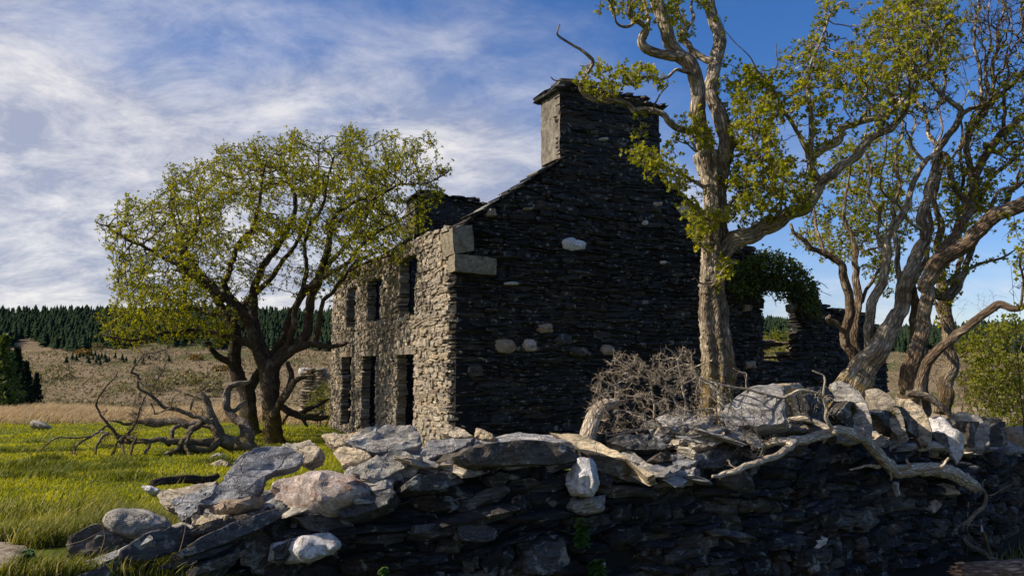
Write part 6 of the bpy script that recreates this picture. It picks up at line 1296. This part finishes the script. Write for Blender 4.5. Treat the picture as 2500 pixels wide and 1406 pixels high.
def ivy():
    rng = np.random.default_rng(71); polys = [([(1785,675),(1800,650),(1840,625),(1870,612),(1905,622),(1945,645),(1975,670),(1995,700),(2000,725),(1985,742),(1955,730),(1945,712),(1900,706),(1870,712),(1850,722),(1800,725),(1785,710)], 1000), ([(1948,735),(1990,740),(2005,775),(1980,770),(1952,755)], 90), ([(1890,712),(1940,712),(1935,735),(1900,730)], 30)]
    g = Grower(17); c = []
    for poly, n in polys:
        poly = np.array(poly, float); lo, hi = poly.min(0), poly.max(0); k = 0
        while k < n:
            x, y = rng.uniform(lo, hi)
            if not in_poly(np.array([x]), np.array([y]), poly)[0]: continue
            d = ray(x, y); pr = .06 + .40 * rng.random() ** 1.5; t = ((HC + FU * .12 + GN * pr - np.array([0, 0, EYE.z])) @ GN) / (d @ GN); c.append(np.array([0, 0, EYE.z]) + d * t); k += 1
    c = np.array(c); root = empty('ivy', tuple(c[c[:, 2].argmin()]), 'dark ivy hanging over the top of the ruined lean to wall', 'ivy')
    tb = TB()
    for k in range(26):
        a = c[rng.integers(len(c))]; b = a + np.array((rng.normal(0, .4), 0, -rng.uniform(.2, .7))); q = catmull([a, (a + b) / 2 + rng.normal(0, .05, 3), b], 4); tb.add(*tube(q, np.linspace(.012, .006, len(q)), 4))
    put(obj('stem', tb.mesh('stem', M['bark_dark'])), root)
    cc = np.repeat(c, 6, 0) + rng.normal(0, .05, (len(c) * 6, 3)); put(obj('foliage', leaf_mesh(cc, .075, rng, 'lobed', 'leaf_ivy', 'foliage', -.1)), root)
ivy()
def bush(poly, n, Y, depth, label, name='hawthorn_bush', cat='bush', mat='leaf_bush', bark='bark', leaf=.05, per=5, seed=0, step=.14, prob=None, stems=3, r0=.035):
    rng = np.random.default_rng(seed); g = Grower(seed + 100); poly = np.array(poly, float); cx = poly[:, 0].mean(); yb = poly[:, 1].max(); b0 = P(cx, yb, Y); gz = float(height(b0[0], b0[1]))
    wpx = np.ptp(poly[:, 0]); 
    for k in range(stems):
        x = cx + (k - (stems - 1) / 2) * wpx * .14; top = P(cx + (k - (stems - 1) / 2) * wpx * .45, poly[:, 1].min() * .55 + yb * .45, Y); bs = np.array((P(x, yb, Y)[0], Y, gz - .05)); md = (bs + top) / 2 + rng.normal(0, .12, 3)
        g.limb3([bs, md, top], [r0, r0 * .7, r0 * .3], 6, .05, k == 0, .3, 5, attach=False)
    g.grow(attract(poly, n, rng, Y, depth, 1.1), step, 1.4, step * 1.5, 70, .45, .05, 5000); g.twigs(.004, 2.2); g.spurs(2, .16, .003, .012); me = [] if not mat else [g.spur_leaves(per, leaf, .05, 'quad', mat, prob=prob)]
    return tree(g, name, label, cat, (b0[0], b0[1], gz), bark, me)
bush([(2335,900),(2345,840),(2380,800),(2430,790),(2480,775),(2560,790),(2580,900),(2560,1000),(2470,1010),(2400,1000),(2350,960)], 1500, 15.0, 1.6, 'yellow green leafy bush at the right edge beyond the wall', seed=1, leaf=.075, per=8)
bush([(2325,990),(2360,940),(2420,930),(2500,900),(2560,930),(2570,1060),(2440,1050),(2340,1030)], 700, 12.0, .9, 'low straggly bush with thin leaves just behind the far coping', 'low_bush', seed=2, leaf=.05, per=5, stems=4, r0=.02)
bush([(2300,860),(2320,770),(2350,725),(2400,705),(2450,720),(2500,760),(2530,830),(2480,880),(2380,890)], 800, 34.0, 2.5, 'grey bare twiggy tree in the distance beyond the right edge bush', 'bare_tree', 'tree', None, 'dead', seed=3, step=.26)
bush([(2230,1000),(2250,880),(2300,850),(2350,870),(2400,930),(2380,1010)], 420, 12.5, .8, 'brown bare brushwood behind the mossy trunk', 'brushwood', 'bush', None, 'bark', seed=4, stems=4, r0=.02)
bush([(1850,880),(1860,820),(1890,800),(1930,800),(1950,840),(1945,885)], 240, 27.0, 1.0, 'bright green bush seen through the ruined window opening', seed=5, leaf=.10, step=.16)
bush([(745,1010),(750,965),(775,945),(800,930),(815,960),(812,1010)], 200, 23.0, .6, 'small yellow green bush beside the broken stone pier', seed=6, leaf=.07, step=.13)
bush([(2440,700),(2450,640),(2480,600),(2520,590),(2560,640),(2540,720),(2480,720)], 90, 9.0, .4, 'spiky bare twigs rising at the right edge', 'bare_shrub', 'shrub', None, 'bark_dark', seed=7, step=.09, stems=2, r0=.008)
# --- hillside
def conifer_proto(rng, tiers=6, k=8):
    v = []; f = []; 
    for t in range(tiers):
        z0 = .10 + .80 * t / tiers; z1 = z0 + .34 * (1 - .35 * t / tiers); r = .22 * (1 - t / (tiers + .3)) ** .85; o = len(v)
        for i in range(2 * k):
            a = math.pi * i / k + t; q = r * (1.0 if i % 2 == 0 else .52) * rng.uniform(.8, 1.2); v.append((math.cos(a) * q, math.sin(a) * q, z0 + (0 if i % 2 == 0 else .04) + rng.uniform(-.02, .02)))
        v.append((rng.uniform(-.01, .01), rng.uniform(-.01, .01), min(1.0, z1))); 
        for i in range(2 * k): f.append((o + i, o + (i + 1) % (2 * k), o + 2 * k))
    return np.array(v), np.array(f)
CON = [conifer_proto(np.random.default_rng(i), 5, 5) for i in range(8)]; CONL = [conifer_proto(np.random.default_rng(20 + i), 8, 8) for i in range(4)]
def hillside():
    rng = np.random.default_rng(81); b = MB(); n = 0; done = 0
    while done < 11500:
        x = rng.uniform(-350, 2850); Y = rng.uniform(300, 505); X = (x - CX) / F * Y; fy = 326 + 8 * math.sin(x * .02) + 6 * math.sin(x * .053 + 1) + (46 * math.exp(-((x - 66) / 36) ** 2)) + 20 * float(sstep(x, 420, 640)) * math.sin(x * .004) ** 2
        if Y < fy: continue
        if Y > 430 and rng.random() < .25: continue
        v, f = CON[int(rng.integers(8))]; hh = rng.uniform(5.5, 10.5) * (1.0 if Y > fy + 12 else .8); a = rng.uniform(0, 6.28); c, s = math.cos(a), math.sin(a); wv = hh * rng.uniform(1.0, 1.75)
        q = np.stack([(v[:, 0] * c - v[:, 1] * s) * wv + X, (v[:, 0] * s + v[:, 1] * c) * wv + Y, v[:, 2] * hh - .4 + float(height(X, Y))], -1); b.add(q, [f], rng.random()); done += 1
    obj('conifer_forest', b.mesh('conifer_forest', M['conifer'], True), kind='stuff')
    def conif(name, x, yb, Y, top, mat, label, cat='tree', group=None, wid=1.0, pr=CONL):
        X = (x - CX) / F * Y; z = float(height(X, Y)); hh = P(x, top, Y)[2] - z; v, f = pr[int(rng.integers(len(pr)))]; root = empty(name, (X, Y, z), label, cat, group)
        o = put(obj('crown', mesh('crown', v * (hh * wid, hh * wid, hh) + (X, Y, z), [f], M[mat], False, {'rnd': np.full(len(v), rng.random())})), root); tb = TB(); tb.add(*tube([(X, Y, z - .3), (X, Y, z + hh * .5)], [hh * .018, hh * .01], 6)); put(obj('trunk', tb.mesh('trunk', M['bark_dark'])), root)
    def spray(name, x, top, Y, mat, label, wid, n=1500):
        X = (x - CX) / F * Y; z = float(height(X, Y)); hh = P(x, top, Y)[2] - z; f_ = rng.random(n) ** .7; rad = wid * hh * (1 - f_) ** 1.05 * np.sqrt(rng.uniform(.15, 1, n)) * (1 + .25 * np.sin(f_ * 40)); a = rng.uniform(0, 6.28, n)
        c = np.stack([X + np.cos(a) * rad, Y + np.sin(a) * rad, z + hh * (.06 + .94 * f_) - .12 * rad], -1); root = empty(name, (X, Y, z), label, 'tree'); put(obj('crown', leaf_mesh(c, hh * .055, rng, 'quad', mat, 'crown', -.2)), root)
        tb = TB(); tb.add(*tube([(X, Y, z - .3), (X, Y, z + hh * .5), (X, Y, z + hh * .97)], [hh * .018, hh * .010, hh * .002], 6)); put(obj('trunk', tb.mesh('trunk', M['bark_dark'])), root)
    for x, top, Y, lb in ((-45, 836, 150, 'dark spruce cut by the left edge below the larch'), (46, 850, 172, 'tallest dark spruce right of the larch at the left edge'), (70, 884, 165, 'middle dark spruce of the row stepping down from the larch'), (98, 912, 175, 'small dark spruce at the foot of the row below the larch'), (-2, 848, 160, 'broad dark spruce right under the larch'), (24, 900, 140, 'lowest dark spruce in front of the larch')): spray('spruce_tree', x, top, Y, 'conifer', lb, .27, 2600)
    spray('larch_tree', 14, 822, 138, 'larch', 'fresh light green larch at the left edge', .34, 1800)
    for i, (x, y) in enumerate([(162, 890), (176, 880), (194, 876), (203, 874), (212, 878), (222, 872), (227, 880), (234, 888), (240, 884), (248, 877), (256, 878), (259, 888), (266, 884), (281, 877), (298, 884), (308, 884), (349, 891), (364, 879), (232, 871), (244, 893), (412, 886), (330, 892), (186, 882), (216, 890)]):
        p = gpt(x, y, 150); hh = rng.uniform(2.2, 3.8); v, f = CON[i % 6]; root = empty('young_conifer', tuple(p), 'young dark conifer dotted on the heath below the forest', 'tree', 'young conifers on the heath'); put(obj('crown', mesh('crown', v * (hh * 1.6, hh * 1.6, hh) + p, [f], M['conifer'], False, {'rnd': np.full(len(v), rng.random())})), root)
    def shrub(name, x, y, wpx, hpx, mat, label, cat, group=None, nl=220, Y=None, leaf=.16):
        p = gpt(x, y, 30) if Y is None else np.array([(x - CX) / F * Y, Y, float(height((x - CX) / F * Y, Y))]); Yd = p[1]; rx = wpx * Yd / F / 2; hz = hpx * Yd / F; q = rng.normal(0, 1, (nl, 3)); q = unit(q) * rng.uniform(.55, 1, (nl, 1)) ** .5; lob = 1 + .25 * np.sin(q[:, :1] * 5 + x) * np.cos(q[:, 2:] * 4 + y); c = p + q * lob * np.array((rx, rx * .8, hz * .5)) + np.array((0, 0, hz * .45)); c[:, 2] = np.maximum(c[:, 2], p[2])
        root = empty(name, tuple(p), label, cat, group); put(obj('foliage', leaf_mesh(c, leaf * math.sqrt(rx * hz) * 1.9, rng, 'quad', mat, 'foliage')), root); tb = TB()
        for k in range(1): 
            t = p + np.array((rng.normal(0, rx * .4), rng.normal(0, rx * .3), hz * rng.uniform(.7, 1.05))); tb.add(*tube([p, (p + t) / 2 + rng.normal(0, .05 * rx, 3), t], [hz * .02, hz * .014, hz * .006], 4))
        put(obj('stem', tb.mesh('stem', M['bark'])), root)
    for x, y, w_, h, lb, Y in ((202, 868, 42, 16, 'yellow gorse bush above the young conifers', None), (446, 986, 62, 24, 'widest orange yellow gorse bush on the field bank', 40), (308, 992, 52, 20, 'orange gorse bush low on the field bank', 41), (479, 880, 36, 14, 'gorse bush on the heath left of the hawthorn trunks', None), (540, 906, 40, 14, 'gorse bush half hidden behind the hawthorn trunks', None), (792, 925, 30, 16, 'gorse bush between the pier and the house', None), (265, 990, 30, 12, 'small gorse bush left of the orange gorse', 42)): shrub('gorse_bush', x, y, w_, h, 'gorse', lb, 'gorse bush', None, 260, Y)
    for x, y, w_, h, lb in ((144, 925, 70, 36, 'greyish green scrub bush on the open heath right of the spruce row'), (443, 938, 80, 40, 'broad olive thicket bush behind the fallen tree'), (504, 955, 90, 48, 'dark green bush beside the hawthorn trunks on the lower slope'), (238, 858, 30, 24, 'round olive bush at the forest foot'), (70, 935, 60, 34, 'dull green bush at the edge of the spruce row'), (385, 955, 60, 32, 'low pale scrub between the fallen tree limbs')): shrub('scrub_bush', x, y, w_, h, 'scrub', lb, 'bush', None, 260, None, .10)
    n = 90; cs = []
    for i in range(n):
        p = gpt(rng.uniform(60, 830), rng.uniform(872, 980), 60); r_ = rng.uniform(.6, 2.2); q = unit(rng.normal(0, 1, (60, 3))) * rng.uniform(.4, 1, (60, 1)) * (r_ * 1.2, r_, r_ * .7); q[:, 2] = np.abs(q[:, 2]); cs.append(p + q)
    obj('scrub_thicket', leaf_mesh(np.concatenate(cs), .42, rng, 'quad', 'scrub', 'scrub_thicket'), kind='stuff')
    X = []; n = 42000; x = rng.uniform(-400, 2900, n); Y = rng.uniform(110, 330, n); X = (x - CX) / F * Y; c = np.stack([X, Y, height(X, Y) - .05], -1); pn = np.sin(X * .07 + Y * .05) * np.sin(Y * .09 - X * .03)
    blades('heath_grass', c, rng.uniform(.3, 1.0, n) * (1 + .4 * pn), np.tile((.15, 0, 0), (n, 1)), rng.uniform(.12, .4, n), 'heath', rng, np.clip(rng.normal(.5, .25, n) + .25 * pn, 0, 1))
hillside()
